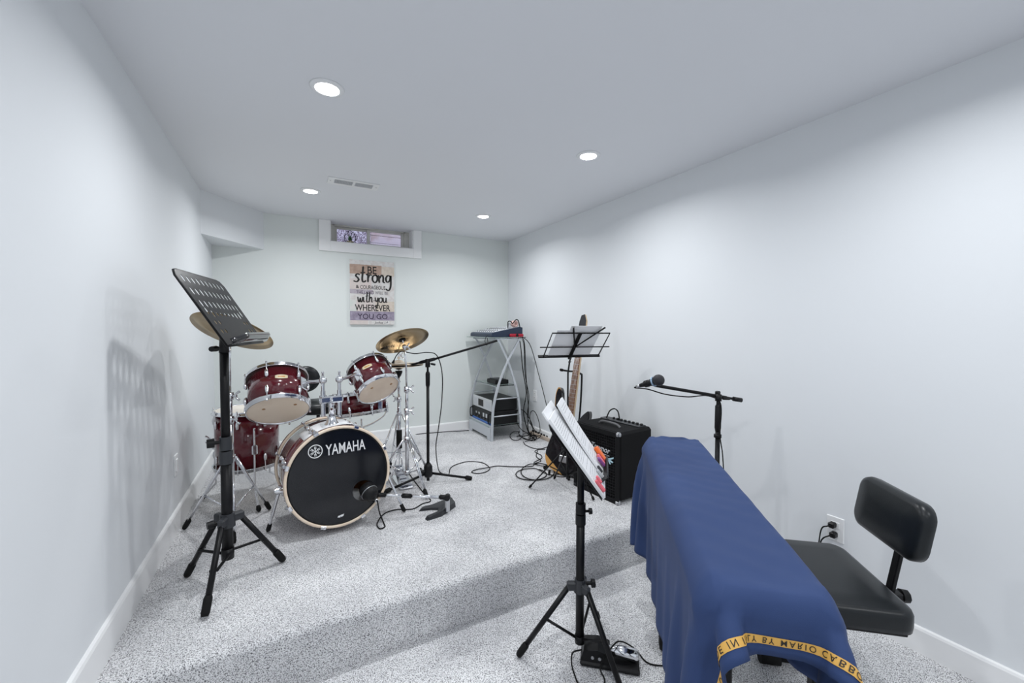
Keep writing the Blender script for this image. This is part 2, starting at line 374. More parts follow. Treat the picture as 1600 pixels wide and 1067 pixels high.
for dz, dy, lb in ((.022, .004, 'upper small black plug in the outlet behind the chair'), (-.022, -.002, 'lower black plug in the outlet behind the chair')):
    t = thing('power_plug', lb, 'plug', (XR-.01, .943+dy, .377+dz))
    x = XR-.0082
    MB().box((x-.016, .943+dy, .377+dz), (.032, .026, .026), b=.005).build('body', M_black, t)
    MB().tube(smooth([(x-.03, .943+dy, .377+dz), (x-.045, .95+dy, .375+dz), (x-.04, .975+dy, .35+dz), (x-.03, .99+dy, .28), (x-.03, 1.0+dy, .1), (x-.05, 1.02+dy, .006), (x-.2, 1.1+dy*8, .006)]), .003, 6).build('cord', M_rubber, t)

# ================================================================== WALL SIGN
SX0, SX1, SZ0, SZ1, SY = .519, .938, 1.352, 1.974, YB-.022
sw, sh = SX1-SX0, SZ1-SZ0
sg = thing('wall_sign', 'canvas wall sign with painted planks and a lettered bible verse', 'sign', ((SX0+SX1)/2, YB, SZ0))
MB().box(((SX0+SX1)/2, YB-.011, (SZ0+SZ1)/2), (sw, .020, sh), b=.002).build('canvas', M_paper, sg)
def sx(u): return SX0+(u-105)/615*sw
def sz(v): return SZ1-(v-78)/908*sh
pm = {k: mat('sign plank '+k, c, .6, var=(26, c2, .4, .65)) for k, c, c2 in (
    ('white', (.74, .73, .72), (.64, .60, .58)), ('brown', (.50, .36, .29), (.40, .28, .22)), ('cream', (.70, .62, .54), (.60, .52, .44)),
    ('blush', (.72, .63, .61), (.66, .60, .57)), ('mauve', (.42, .37, .42), (.52, .48, .53)), ('violet', (.27, .23, .31), (.40, .36, .46)), ('mint', (.66, .70, .66), (.72, .70, .68)))}
for u0, u1, v0, v1, k in ((105, 720, 78, 140, 'white'), (105, 540, 140, 275, 'brown'), (540, 720, 150, 285, 'cream'), (540, 720, 140, 150, 'white'), (105, 720, 285, 342, 'white'), (105, 540, 275, 285, 'white'),
                          (105, 400, 342, 490, 'blush'), (400, 720, 342, 490, 'white'), (105, 420, 490, 552, 'mauve'), (420, 720, 490, 570, 'white'), (105, 420, 552, 638, 'white'), (420, 720, 570, 650, 'white'),
                          (105, 190, 638, 798, 'mint'), (190, 450, 638, 798, 'blush'), (450, 720, 650, 798, 'cream'), (105, 720, 798, 926, 'violet'), (105, 350, 926, 986, 'blush'), (350, 720, 926, 986, 'white')):
    MB().box(((sx(u0)+sx(u1))/2, YB-.0216, (sz(v0)+sz(v1))/2), (sx(u1)-sx(u0)-.0012, .0016, sz(v0)-sz(v1)-.0012)).build('plank', pm[k], sg)
UX, UZ, YT = V((1, 0, 0)), V((0, 0, 1)), YB-.0228
def put(body, u0, u1, v0, v1, m, **k):
    d = text2d(body, w=sx(u1)-sx(u0), h=sz(v0)-sz(v1), **k)
    MB().mesh2d(d, ((sx(u0)+sx(u1))/2, YT, (sz(v0)+sz(v1))/2), UX, UZ).build('lettering', m, sg)
M_violetink = mat('violet ink', (.05, .035, .07), .6)
put('BE', 345, 470, 160, 265, M_ink, bold=.012); put('&', 185, 230, 430, 476, M_ink, bold=.02); put('COURAGEOUS', 245, 590, 428, 484, M_ink, bold=.012)
put('THE LORD WILL BE', 190, 630, 507, 552, M_violetink); put('WHEREVER', 170, 660, 702, 792, M_ink, bold=.018); put('YOU GO', 205, 620, 832, 908, M_violetink, bold=.01)
put('Joshua 1:9', 435, 625, 940, 980, M_ink, shear=.3, bold=.008)
GL = {'s': [[(.75, .9), (.45, 1.), (.25, .75), (.5, .5), (.6, .25), (.35, 0), (-.05, .1)]], 't': [[(.4, 2.), (.3, 1), (.25, .3), (.4, 0), (.75, .2)], [(.02, 1.15), (.65, 1.25)]],
      'r': [[(0, .9), (.2, 1), (.2, 0)], [(.2, .5), (.42, .95), (.7, .9)]], 'o': [[(.5, 1), (.1, .8), (.05, .3), (.35, 0), (.65, .3), (.65, .8), (.4, 1), (.9, .75)]],
      'n': [[(0, 1), (.08, 0)], [(.08, .55), (.4, 1), (.6, .75), (.6, .15), (.85, .05)]], 'g': [[(.65, .9), (.3, 1), (.05, .6), (.2, .15), (.55, .35), (.7, 1), (.68, -.4), (.4, -.95), (.02, -.75)]],
      'w': [[(0, 1), (.12, .15), (.32, .05), (.5, .8), (.6, .1), (.82, .1), (1., 1.)]], 'i': [[(.05, 1), (.08, .1), (.35, .1)], [(.1, 1.5), (.14, 1.6)]],
      'h': [[(.1, 2), (.0, 0)], [(.02, .5), (.35, 1), (.52, .75), (.5, .1), (.75, .1)]], 'y': [[(0, 1), (.08, .4), (.32, .2), (.6, 1)], [(.62, 1), (.5, -.5), (.2, -.95), (-.05, -.6)]],
      'u': [[(0, 1), (.08, .2), (.32, .02), (.6, .45), (.62, 1)], [(.62, 1), (.66, .15), (.9, .1)]]}
GW = {'s': .8, 't': .78, 'r': .75, 'o': .85, 'n': .9, 'g': .9, 'w': 1.1, 'i': .42, 'h': .82, 'y': .78, 'u': .92, ' ': .4}
def script(word, u0, u1, vb, vx, wd):                # brush lettering: baseline row vb, x-height row vx
    tot = sum(GW[c] for c in word); k = (sx(u1)-sx(u0))/tot; xh = sz(vx)-sz(vb); x = sx(u0)
    m = MB(); lift = 0
    for c in word:
        for st in GL.get(c, []):
            lift += .00003
            P = [V((x+p[0]*k, YT-.0003-lift, sz(vb)+p[1]*xh)) for p in st]
            P = smooth(P, 5); n = len(P); vs = []
            for i, p in enumerate(P):
                d = (P[min(i+1, n-1)]-P[max(i-1, 0)]).normalized(); q = V((-d.z, 0, d.x)); ww = wd*(.62+.5*abs(d.z))*(1 if 0 < i < n-1 else .6)
                vs += [p+q*ww, p-q*ww]
            m.add(vs, [(2*i, 2*i+1, 2*i+3, 2*i+2) for i in range(n-1)])
        x += GW[c]*k
    m.build('brush_lettering', M_ink, sg, weld=False)
script('strong', 160, 690, 385, 275, .0082); script('with you', 210, 620, 668, 595, .0055)

# ================================================================== TERRARIUM on the window sill
tx, ty, tz = aty(547, 371, YB+.10).x, YB+.10, WZ0+.0085
t = thing('terrarium', 'wire-framed glass terrarium with a green succulent on the window sill', 'terrarium', (tx, ty, tz))
R = .062; V0 = [V((tx+R*.62*math.cos(a), ty+R*.5*math.sin(a), tz+.0022)) for a in [math.pi/3*i for i in range(6)]]
V1 = [V((tx+R*1.05*math.cos(a), ty+R*.72*math.sin(a), tz+.062)) for a in [math.pi/3*i+.52 for i in range(6)]]; VT = V((tx, ty, tz+.135)); V2 = [V((tx+R*.6*math.cos(a), ty+R*.5*math.sin(a), tz+.115)) for a in [math.pi/3*i for i in range(6)]]
w_ = MB(); pn = MB()
for i in range(6):
    j = (i+1) % 6
    for a, b in ((V0[i], V0[j]), (V0[i], V1[i]), (V0[j], V1[i]), (V1[i], V2[i]), (V1[i], V2[j]), (V2[i], VT)): w_.cyl(a, b, .0018, n=6)
    for q in ((V0[i], V0[j], V1[i]), (V1[i], V2[i], V2[j]), (V2[i], V2[j], VT), (V0[j], V1[i], V1[j])): pn.add(q, [(0, 1, 2)])
w_.build('wire_frame', M_black, t, weld=False)
MB().lathe([(.0, .004), (.024, .004), (.034, .028), (.031, .03), (.02, .012), (0, .012)], (tx, ty, tz), (0, 0, 1), 20).build('bowl', M_cream, t)
for i in range(16):
    a = i*2.4; l = .022+.03*(i % 4)/4; rr = V((math.cos(a), math.sin(a)*.7, .9+.5*(i % 3))).normalized(); p0 = V((tx, ty, tz+.03)); sd = rr.cross(V((0, 0, 1))).normalized()*.008
    MB().add([p0, p0+rr*l*.5+sd, p0+rr*l*1.5, p0+rr*l*.5-sd, p0+rr*l*.55+V((0, 0, .004)), p0+rr*l*.55-V((0, 0, .004))], [(0, 1, 4), (1, 2, 4), (2, 3, 4), (3, 0, 4), (1, 0, 5), (2, 1, 5), (3, 2, 5), (0, 3, 5)]).build('leaf', M_green, t)
pn.build('glass_pane', M_pane, t, fix=False)

# ================================================================== HELPERS FOR HARDWARE
def leg(parent, a, b, r, m, fl=.05, rf=None, name='leg', n=10, fm=None):
    a, b = V(a), V(b); d = (b-a).normalized(); rf = rf or r*1.45
    q = V((b.x, b.y, b.z+rf*.75))
    o = MB().cyl(a, q-d*fl*.3, r, n=n).build(name, m, parent)
    MB().tube([q-d*fl, q-d*fl*.85, q-d*.012, q], [r*1.05, rf, rf, rf*.8], n).build('rubber_foot', fm or M_rubber, o)
    return o
def wing(parent, c, axis, m=M_chrome, s=1.):
    c = V(c); a, b, n = frame(axis)
    k = MB().cyl(c, c+n*.014*s, .006*s, n=10)
    for sg in (-1, 1): k.tube([c+n*.008*s, c+n*.014*s+b*.012*s*sg, c+n*.026*s+b*.02*s*sg], [.005*s, .0045*s, .006*s], 8)
    return k.build('wing_nut', m, parent, weld=False)
def knob(parent, c, axis, r=.014, l=.022, m=M_black, stem=.015):
    c = V(c); n = V(axis).normalized()
    k = MB().cyl(c, c+n*stem, r*.4, n=10).cyl(c+n*stem, c+n*(stem+l), r, r*.92, n=8)
    return k.build('knob', m, parent, weld=False)
def collar(parent, p, z0, z1, r, m, name='collar'):
    return MB().cyl((p[0], p[1], z0), (p[0], p[1], z1), r, n=18).build(name, m, parent)

def drum(t, cb, n, R, h, lugs=6, phase=0., top=None, bot=None, badge=None, lug_m=M_chrome):
    n = V(n).normalized(); A = -n; cb = V(cb); a, b, _ = frame(A); Rs = R-.010
    MB().lathe([(Rs-.006, .012), (Rs, .010), (Rs, h-.010), (Rs-.006, h-.012)], cb, A, 56).build('shell', M_red, t)
    hp = [(R-.007, -.005), (R-.001, -.006), (R-.001, .012), (R+.005, .014), (R+.005, .018), (R-.004, .017), (R-.006, .012)]
    MB().ring(hp, cb, A, 56).build('resonant_hoop', M_chrome, t)
    MB().ring([(r, h-z) for r, z in hp], cb, A, 56).build('batter_hoop', M_chrome, t)
    MB().lathe([(R-.0065, .0015), (R-.02, .0005), (0, .0005)], cb, A, 48).build('resonant_head', bot or M_head, t)
    MB().lathe([(R-.0065, h-.0015), (R-.02, h-.0005), (0, h-.0005)], cb, A, 48).build('batter_head', top or M_coated, t)
    for i in range(lugs):
        th = 2*math.pi*i/lugs+phase; e = a*math.cos(th)+b*math.sin(th); tg = A.cross(e)
        for k, (z0, sg) in enumerate(((min(h*.27, .075), -1), (h-min(h*.27, .075), 1))):
            c = cb+A*z0+e*(Rs+.009)
            pts = [(c-A*.024*sg-e*.004, .004), (c-A*.016*sg, .009), (c+A*.004*sg+e*.001, .0105), (c+A*.018*sg, .008), (c+A*.026*sg-e*.002, .005)]
            lg = MB().tube([p for p, _ in pts], [r for _, r in pts], 10).build('lug', lug_m, t)
            end = cb+e*(R+.003)+A*((-.008) if sg < 0 else h+.008)
            MB().cyl(c+A*.02*sg, end, .0032, n=8).cyl(end, end+A*.006*sg, .0055, n=8).build('tension_rod', lug_m, lg, weld=False)
    if badge is not None:
        th, hh, sx_ = badge; e = a*math.cos(th)+b*math.sin(th); tg = A.cross(e)
        c = cb+A*hh+e*(Rs+.0008); pl = []
        m_ = MB(); N = 8; w_, h_ = .031*sx_, .0125*sx_; vs = []
        for i in range(N+1):
            x = -w_+2*w_*i/N; hy = h_*(1-.35*abs(i/N*2-1)**3); dth = x/Rs; ee = e*math.cos(dth)+tg*math.sin(dth)
            for s2 in (-1, 1): vs.append(cb+A*(hh+hy*s2)+ee*(Rs+.0015))
        m_.add(vs, [(2*i, 2*i+1, 2*i+3, 2*i+2) for i in range(N)]); bd = m_.build('badge', M_cream, t, fix=False)
        vs = []
        for i in range(N+1):
            x = (-w_+2*w_*i/N)*.55; dth = x/Rs; ee = e*math.cos(dth)+tg*math.sin(dth)
            for s2 in (-1, 1): vs.append(cb+A*(hh+h_*.35*s2)+ee*(Rs+.0019))
        MB().add(vs, [(2*i, 2*i+1, 2*i+3, 2*i+2) for i in range(N)]).build('badge_emblem', M_natural, bd, fix=False)
    return a, b, A
def ang(A, d):                                       # angle around axis A (drum frame) of world direction d
    a, b, _ = frame(A); d = V(d); return math.atan2(d.dot(b), d.dot(a))

# ================================================================== BASS DRUM
BYAW, BTILT = math.radians(6.8), math.radians(3.0)
nf = V((math.sin(BYAW)*math.cos(BTILT), -math.cos(BYAW)*math.cos(BTILT), math.sin(BTILT)))
bc = V((.237, 2.373, .512)); BR = .270
bu = V((math.cos(BYAW), math.sin(BYAW), 0)); bv = nf.cross(bu)
def onhead(px, py, off=-.0065):
    r = ray(px, py); o = bc+nf*off; return CAM+r*((o-CAM).dot(nf)/r.dot(nf))
bd = thing('bass_drum', 'cherry red bass drum with black front head and white lettering', 'drum', (bc.x, bc.y+.2, HS))
MB().lathe([(.246, -.03), (.253, -.03), (.253, -.405), (.246, -.405), (.246, -.03)], bc, nf, 72).build('shell', M_red, bd)
MB().lathe([(.2455, -.031), (.2455, -.404)], bc, nf, 48).build('shell_lining', M_inner, bd)
for nm, z in (('front_hoop', 0), ('rear_hoop', -.397)):
    hoop = MB().ring([(.257, z-.040), (.270, z-.040), (.2715, z-.036), (.2715, z-.004), (.2695, z), (.2575, z), (.257, z-.003)], bc, nf, 72).build(nm, M_maple, bd)
    MB().ring([(.2716, z-.030), (.2722, z-.030), (.2722, z-.012), (.2716, z-.012)], bc, nf, 72).build('hoop_inlay', M_red, hoop)
hc = onhead(567, 766); hl = ((hc-bc).dot(bu), (hc-bc).dot(bv))
dat = curve2d([ell(0, 0, .2565, .2565, 72), ell(hl[0], hl[1], .055, .055, 32)], .0006)
fh_ = MB().mesh2d(dat, bc+nf*(-.007), bu, bv).build('front_head', M_bhead, bd)
MB().ring([(.2570, -.0068), (.2565, -.0055), (.2500, -.0055), (.2495, -.0068)], bc, nf, 72).build('head_collar', M_blackm, bd)
MB().lathe([(.246, -.428), (0, -.428)], bc, nf, 48).build('batter_head', M_head, bd)
pl = bc-nf*.13+bu*(hl[0]-.06)+bv*(hl[1]-.085)
MB().tube([pl-bu*.12, pl-bu*.09, pl, pl+bu*.07, pl+bu*.10], [.02, .06, .075, .06, .02], 14).build('muffling_pillow', M_paper, bd)
p0, p1 = onhead(509, 712), onhead(571, 701.5); d = (p1-p0); tw = d.length; tu = d.normalized(); tv = nf.cross(tu)
txt = text2d('YAMAHA', w=tw, h=.0575, bold=.010)
MB().mesh2d(txt, (p0+p1)/2+tv*.0285+nf*.0006, tu, tv).build('lettering', M_wprint, fh_)
ec = onhead(492.7, 705.4)+nf*.0006
em = MB().ring([(.031, 0), (.036, 0), (.036, .0004), (.031, .0004)], ec, nf, 40)
for i in range(3):
    for s in (-1, 1):
        a = math.radians(90+60*i)+(0 if s > 0 else math.pi); e = tu*math.cos(a)+tv*math.sin(a); q = nf.cross(e)
        em.prism([(0, -.0018), (.012, -.0018), (.013, -.005), (.026, -.0045), (.026, -.0018), (.016, -.002), (.016, .002), (.026, .0018), (.026, .0045), (.013, .005), (.012, .0018), (0, .0018)] if i != 9 else [], ec, e, q, .0004)
em.build('tuning_fork_emblem', M_wprint, fh_, weld=False)
mc = onhead(532.5, 806)
MB().prism([(-.017, -.004), (-.002, -.007), (.0, .003), (-.012, .004)], mc, tu, tv, .0007).prism([(.002, -.006), (.013, -.003), (.017, .008), (-.002, .005)], mc, tu, tv, .0007).build('maker_mark', M_wprint, fh_, weld=False)
for i in range(8):                                   # claws, rods and lugs
    th = 2*math.pi*(i+.5)/8+math.radians(3); e = bu*math.cos(th)+bv*math.sin(th); q = nf.cross(e)
    for zc, sg in ((0, 1), (-.437, -1)):
        c = bc+nf*zc; ax = [q, nf, e]
        cl = MB().box(c+e*.2745+nf*(-.020*sg), (.026, .044, .006), ax, .002).box(c+e*.268+nf*(.0035*sg), (.026, .006, .016), ax, .002).tube([c+e*.274-nf*.03*sg, c+e*.282-nf*.045*sg, c+e*.276-nf*.062*sg], [.010, .009, .005], 10).build('claw', M_chrome, bd, weld=False)
        MB().cyl(c+e*.276-nf*.05*sg, c+e*.266-nf*.15*sg, .0038, n=8).build('tension_rod', M_chrome, cl)
        k = c-nf*.165*sg+e*.257
        MB().tube([k+nf*.03-e*.006, k+nf*.02+e*.006, k+e*.010, k-nf*.02+e*.006, k-nf*.03-e*.006], [.005, .010, .012, .010, .005], 10).build('lug', M_chrome, bd)
for s, fpx in ((-1, (418, 832)), (1, (633, 801))):   # spurs
    ft = S(*fpx); br = bc-nf*.12+bu*(.252*s*.985)-bv*.045
    MB().cyl(br-bu*.012*s, br+bu*.045*s, .019, n=16).cyl(br+bu*.045*s, br+bu*.052*s, .013, n=12).build('spur_bracket', M_chrome, bd, weld=False)
    a = br+bu*.030*s; d = (ft-a).normalized()
    sp = MB().tube([a-d*.03, a+d*.16], .0085, 10).tube([a+d*.16, ft-d*.03], .0065, 10).build('spur', M_chrome, bd, weld=False)
    MB().tube([ft-d*.055, ft-d*.02, V((ft.x, ft.y, HS+.008))], [.011, .012, .007], 10).build('rubber_tip', M_rubber, sp)
# tom holder
hb = bc-nf*.19+bv*.253
MB().prism([(-.055, -.035), (.055, -.035), (.055, .035), (-.055, .035)], hb-bv*.002, bu, -nf, .008).tube([hb, hb+bv*.02, hb+bv*.05], [.045, .03, .022], 16).build('tom_holder_base', M_chrome, bd, weld=False)
hp = hb+V((0, 0, .05)); PZ = zon((hb.x, hb.y), 618)
MB().cyl(hp, (hp.x, hp.y, PZ), .0155, n=18).build('tom_holder_post', M_chrome, bd)
TH = []
blk = MB().box((hp.x, hp.y-.004, PZ-.02), (.125, .045, .040), rotz(BYAW), .008)
blk.build('tom_holder_clamp', M_chrome, bd); wing(bd, (hp.x, hp.y-.028, PZ-.02), (0, -1, 0))
for s in (-1, 1):
    c = V((hp.x, hp.y, 0))+bu*.044*s; z0, z1 = PZ-.115, zon((hp.x, hp.y), 590)
    MB().cyl((c.x, c.y, z0), (c.x, c.y, PZ+.03), .0125, n=16).cyl((c.x, c.y, PZ+.03), (c.x, c.y, z1), .0095, n=14).build('tom_arm_tube', M_chrome, bd, weld=False)
    k = MB().ball((c.x, c.y, z1-.012), .022, n=16, k=8).cyl((c.x, c.y, PZ-.042), (c.x, c.y, PZ+.006), .019, n=16); k.build('tilt_clamp', M_chrome, bd, weld=False)
    wing(bd, (c.x, c.y, z1+.008), (0, 0, 1)); TH.append(V((c.x, c.y, z1-.012)))

# ================================================================== RACK TOMS, FLOOR TOM
def tomaxis(l, t): l, t = math.radians(l), math.radians(t); return V((math.sin(l), math.cos(l)*math.sin(t), -math.cos(l)*math.cos(t)))
for k, (cb, n, R, h, lab) in enumerate(((V((-.0535, 2.64, .849)), tomaxis(1.6, -38.1), .160, .22, 'larger cherry red rack tom above the left of the bass drum'),
                                        (V((.513, 2.752, .913)), tomaxis(14.6, -44.3), .137, .20, 'smaller steeply tilted cherry red rack tom above the right of the bass drum'))):
    t = thing('rack_tom', lab, 'drum', cb, 'cherry red toms'); A = -n
    dcam = CAM-cb
    th = ang(A, (.18, -1, 0) if k == 0 else (-.05, -1, 0))
    drum(t, cb, n, R, h, 6, th+math.radians(30 if k == 0 else 32), badge=(th+math.radians(4), h*.60, 1.0))
    ctr = cb+A*h*.5; side = (TH[k]-ctr); side -= A*side.dot(A); side.normalize(); pt = ctr+side*(R-.006)
    MB().box(pt+side*.004, (.05, .075, .012), [A.cross(side), A, side], .004).build('mount_bracket', M_chrome, t)
    MB().tube(smooth([pt+side*.008, pt+side*.03, TH[k]+(pt-TH[k])*.4, TH[k]], 4), .0095, 12).build('mount_arm', M_chrome, t)
    hd = cb+n*.0008; a, b, _ = frame(A)
    for p in ((.5, .35), (-.45, .2)):
        q = cb+a*p[0]*R+b*p[1]*R-A*.0002; MB().lathe([(.009, 0), (.006, .0015), (0, .002)], q, n, 12).build('head_sticker', M_inner, t)
ft_c = V((-.24, 3.14, .432))
t = thing('floor_tom', 'cherry red floor tom on chrome legs beside the left wall', 'drum', (ft_c.x, ft_c.y, HS), 'cherry red toms')
drum(t, ft_c, (0, 0, -1), .187, .362, 8, math.radians(12))
for (fx, fy) in ((405, 801), (314, 782), (441, 750)):
    f = S(fx, fy); d = V((f.x-ft_c.x, f.y-ft_c.y, 0)).normalized(); p = V((ft_c.x, ft_c.y, 0))+d*.192
    MB().box((p.x, p.y, .565), (.03, .028, .06), [V((-d.y, d.x, 0)), d, uz], .006).build('leg_bracket', M_chrome, t)
    lg = MB().tube(smooth([(p.x, p.y, .70), (p.x, p.y, .5), (p.x, p.y, HS+.12), (p.x+d.x*.012, p.y+d.y*.012, HS+.095), (f.x-d.x*.02, f.y-d.y*.02, HS+.028)], 5), .0058, 10).build('leg', M_chrome, t)
    MB().tube([(f.x-d.x*.025, f.y-d.y*.025, HS+.034), (f.x-d.x*.01, f.y-d.y*.01, HS+.018), (f.x, f.y, HS+.009)], [.011, .014, .008], 10).build('rubber_foot', M_rubber, lg)
wing(t, ft_c+V((-.19, -.05, .2)), (-1, -.3, 0)); 

# ================================================================== SNARE DRUM AND ITS STAND
sc = atd(566, 646, 2.92); sn = tomaxis(4, -9)
t = thing('snare_drum', 'shallow cherry red snare drum behind the tilted rack tom', 'drum', sc)
drum(t, sc, sn, .182, .15, 8, .2)
MB().box(sc-sn*.075+V((.10, -.155, 0)), (.03, .02, .06), AX, .004).build('strainer', M_chrome, t)
sb = V((sc.x, sc.y, HS))
t = thing('snare_stand', 'chrome tripod basket stand under the snare drum', 'drum stand', sb)
MB().cyl((sb.x, sb.y, HS+.08), (sb.x, sb.y, sc.z-.10), .011, n=14).build('tube', M_chrome, t)
for i in range(3):
    a = math.radians(20+120*i); d = V((math.cos(a), math.sin(a), 0))
    MB().tube(smooth([V((sb.x, sb.y, sc.z-.10)), V((sb.x, sb.y, sc.z-.085))+d*.08, V((sb.x, sb.y, sc.z-.045))+d*.17, V((sb.x, sb.y, sc.z+.005))+d*.2], 4), .006, 8).build('basket_arm', M_chrome, t)
    leg(t, (sb.x, sb.y, HS+.24), V((sb.x, sb.y, HS))+d*.22, .007, M_chrome)

# ================================================================== DRUM THRONE
tc = atd(497, 632, 3.15)
t = thing('drum_throne', 'black drum throne with backrest behind the bass drum', 'stool', (tc.x, tc.y, HS))
MB().lathe([(0, -.05), (.16, -.05), (.172, -.04), (.175, -.005), (.165, .02), (.12, .03), (0, .032)], (tc.x, tc.y, tc.z), (0, 0, 1), 40).build('seat', M_leather, t)
MB().cyl((tc.x, tc.y, HS+.12), (tc.x, tc.y, tc.z-.05), .014, n=14).build('post', M_chrome, t)
for i in range(3):
    a = math.radians(80+120*i); leg(t, (tc.x, tc.y, HS+.28), (tc.x+.23*math.cos(a), tc.y+.23*math.sin(a), HS), .009, M_chrome)
bk = atd(478, 592, 3.36)
MB().tube([bk-V((0, .028, 0)), bk-V((0, .022, 0)), bk+V((0, .018, 0)), bk+V((0, .026, 0))], [.07, .105, .105, .07], 32).build('backrest', M_leather, t)
MB().tube(smooth([(tc.x, tc.y+.1, tc.z-.055), (tc.x-.03, tc.y+.19, tc.z-.05), (bk.x, bk.y+.03, bk.z-.1), (bk.x, bk.y+.032, bk.z)], 5), .010, 10).build('backrest_bar', M_black, t)

# ================================================================== SHEET ON THE BASS DRUM
t0, t1 = math.radians(72), math.radians(132)
m_ = MB(); vs = []
for r in (.2572, .2592):
    for i in range(13):
        th = t0+(t1-t0)*i/12
        for z in (-.11, -.18, -.25, -.32): vs.append(bc+nf*z+(bu*math.cos(th)+bv*math.sin(th))*(r+.010*abs(i/6-1)**2)+bu*.02)
fs = []
for k in range(2):
    for i in range(12):
        for j in range(3):
            o = k*52; fs.append((o+i*4+j, o+i*4+j+1, o+(i+1)*4+j+1, o+(i+1)*4+j))
for i in range(12): fs += [(i*4, (i+1)*4, 52+(i+1)*4, 52+i*4), (i*4+3, (i+1)*4+3, 52+(i+1)*4+3, 52+i*4+3)]
for j in range(3): fs += [(j, j+1, 52+j+1, 52+j), (48+j, 49+j, 52+49+j, 52+48+j)]
tag(m_.add(vs, fs, True).build('paper_sheet', M_paper), 'white paper sheet lying over the top of the bass drum', 'paper')

# ================================================================== CYMBALS AND STANDS
def cymbal(parent, c, n, R, m, name='cymbal', under=False):
    c = V(c); k = R/.2
    pr = [(.006, .026*k), (.012, .026*k), (.028*k, .021*k), (.042*k, .010*k), (.05*k, .006*k), (.10*k, .003*k), (.15*k, -.003*k), (.2*k, -.012*k)]
    full = pr+[(r, h-.0016) for r, h in pr[::-1]]
    o = MB().lathe(full+[full[0]], c, n, 72).build(name, m, parent)
    return o
def felt(parent, c, n):
    n = V(n).normalized(); c = V(c)
    MB().cyl(c-n*.012, c-n*.001, .022, n=18).build('felt', M_rubber, parent); MB().cyl(c+n*.020, c+n*.034, .016, n=16).build('felt', M_rubber, parent)
    MB().cyl(c-n*.03, c+n*.055, .004, n=8).build('tilter_rod', M_chrome, parent); wing(parent, c+n*.036, n)
def cymstand(name, label, base, feet, hub, zb, c, n, R, m, sleeves):
    n = V(n).normalized(); c = V(c)
    t = thing(name, label, 'cymbal stand', (base[0], base[1], HS), 'chrome cymbal stands')
    b = V((base[0], base[1], 0)); top = c-n*.055
    MB().cyl((b.x, b.y, zb), (b.x, b.y, sleeves[0]), .0135, n=16).build('base_tube', M_chrome, t)
    MB().cyl((b.x, b.y, sleeves[0]), (b.x, b.y, sleeves[1]), .0105, n=14).build('middle_tube', M_chrome, t)
    MB().tube([(b.x, b.y, sleeves[1]), (b.x+(top.x-b.x)*.3, b.y+(top.y-b.y)*.3, top.z-.12), top], .0065, 12).build('upper_rod', M_chrome, t)
    for z in sleeves:
        MB().cyl((b.x, b.y, z-.028), (b.x, b.y, z+.012), .0185, n=16).build('height_collar', M_chrome, t); wing(t, (b.x+.016, b.y-.008, z-.008), (1, -.4, 0), s=1.2)
    k = MB().ball(top, .017, n=14, k=8); k.build('tilter', M_chrome, t); wing(t, top+V((.012, 0, 0)), (1, -.3, .2))
    collar(t, b, hub-.02, hub+.02, .021, M_chrome, 'leg_collar'); collar(t, b, zb+.01, zb+.035, .021, M_chrome, 'brace_collar')
    for f in feet:
        f = V((f[0], f[1], HS)); d = (f-V((b.x, b.y, HS))).normalized(); a = V((b.x, b.y, hub))+d*.022; q = V((-d.y, d.x, 0))
        l = None
        for s in (-1, 1):
            if l is None: l = leg(t, a+q*.008*s, f+q*.003*s, .0055, M_chrome, .06, .013)
            else: MB().cyl(a+q*.008*s, V((f.x, f.y, HS+.03))+q*.003*s-d*.01, .0055, n=8).build('leg_rail', M_chrome, l)
        mid = a+(f-a)*.52; MB().cyl(mid, V((b.x, b.y, zb+.02))+d*.02, .0048, n=8).build('brace', M_chrome, t)
    cy = cymbal(t, c, n, R, m); felt(t, c+n*.004, n)
    return t, cy
# left crash, behind the perforated music stand
bl = V((-.285, 2.70, 0))
cymstand('cymbal_stand', 'bronze crash cymbal on a chrome stand behind the perforated music stand', bl, [(-.515, 2.79), (-.255, 2.478), (-.115, 2.864)], .60, .30,
         (-.26, 2.685, 1.302), (.325, .395, .86), .2, M_bronze, (.82, .95))
br_ = V((.705, 2.80, 0)); nR = V((math.sin(math.radians(-8.9)), math.cos(math.radians(-8.9))*math.sin(math.radians(28.2)), math.cos(math.radians(-8.9))*math.cos(math.radians(28.2))))
t, cy = cymstand('cymbal_stand', 'lettered bronze crash cymbal on a chrome stand right of the drum kit', br_, [(.777, 2.566), (.50, 2.93), (.93, 2.97)], zon(br_, 686), zon(br_, 742),
             (.681, 2.816, 1.237), nR, .18, M_bronze, (zon(br_, 640), zon(br_, 606)))
cc = V((.681, 2.816, 1.237))
def oncym(px, py, off):
    r = ray(px, py); o = cc+nR*off; return CAM+r*((o-CAM).dot(nR)/r.dot(nR))
p0, p1 = oncym(600, 544, -.012), oncym(615, 541, -.012); d = p1-p0; uu = d.normalized(); vv = (-nR).cross(uu)
MB().mesh2d(text2d('SABIAN', w=d.length*1.1, h=.048, bold=.02), (p0+p1)/2+vv*.010-nR*.0010, uu, vv).build('lettering', M_ink, cy)
MB().mesh2d(([(-.034, .006, 0), (-.030, -.03, 0), (.0, -.055, 0), (.022, -.03, 0), (.026, .002, 0)], [(0, 1, 2, 3, 4)]), (p0+p1)/2-vv*.020-uu*.02-nR*.0010, uu, vv).build('printed_shield', mat('brown print', (.10, .075, .04), .6), cy)

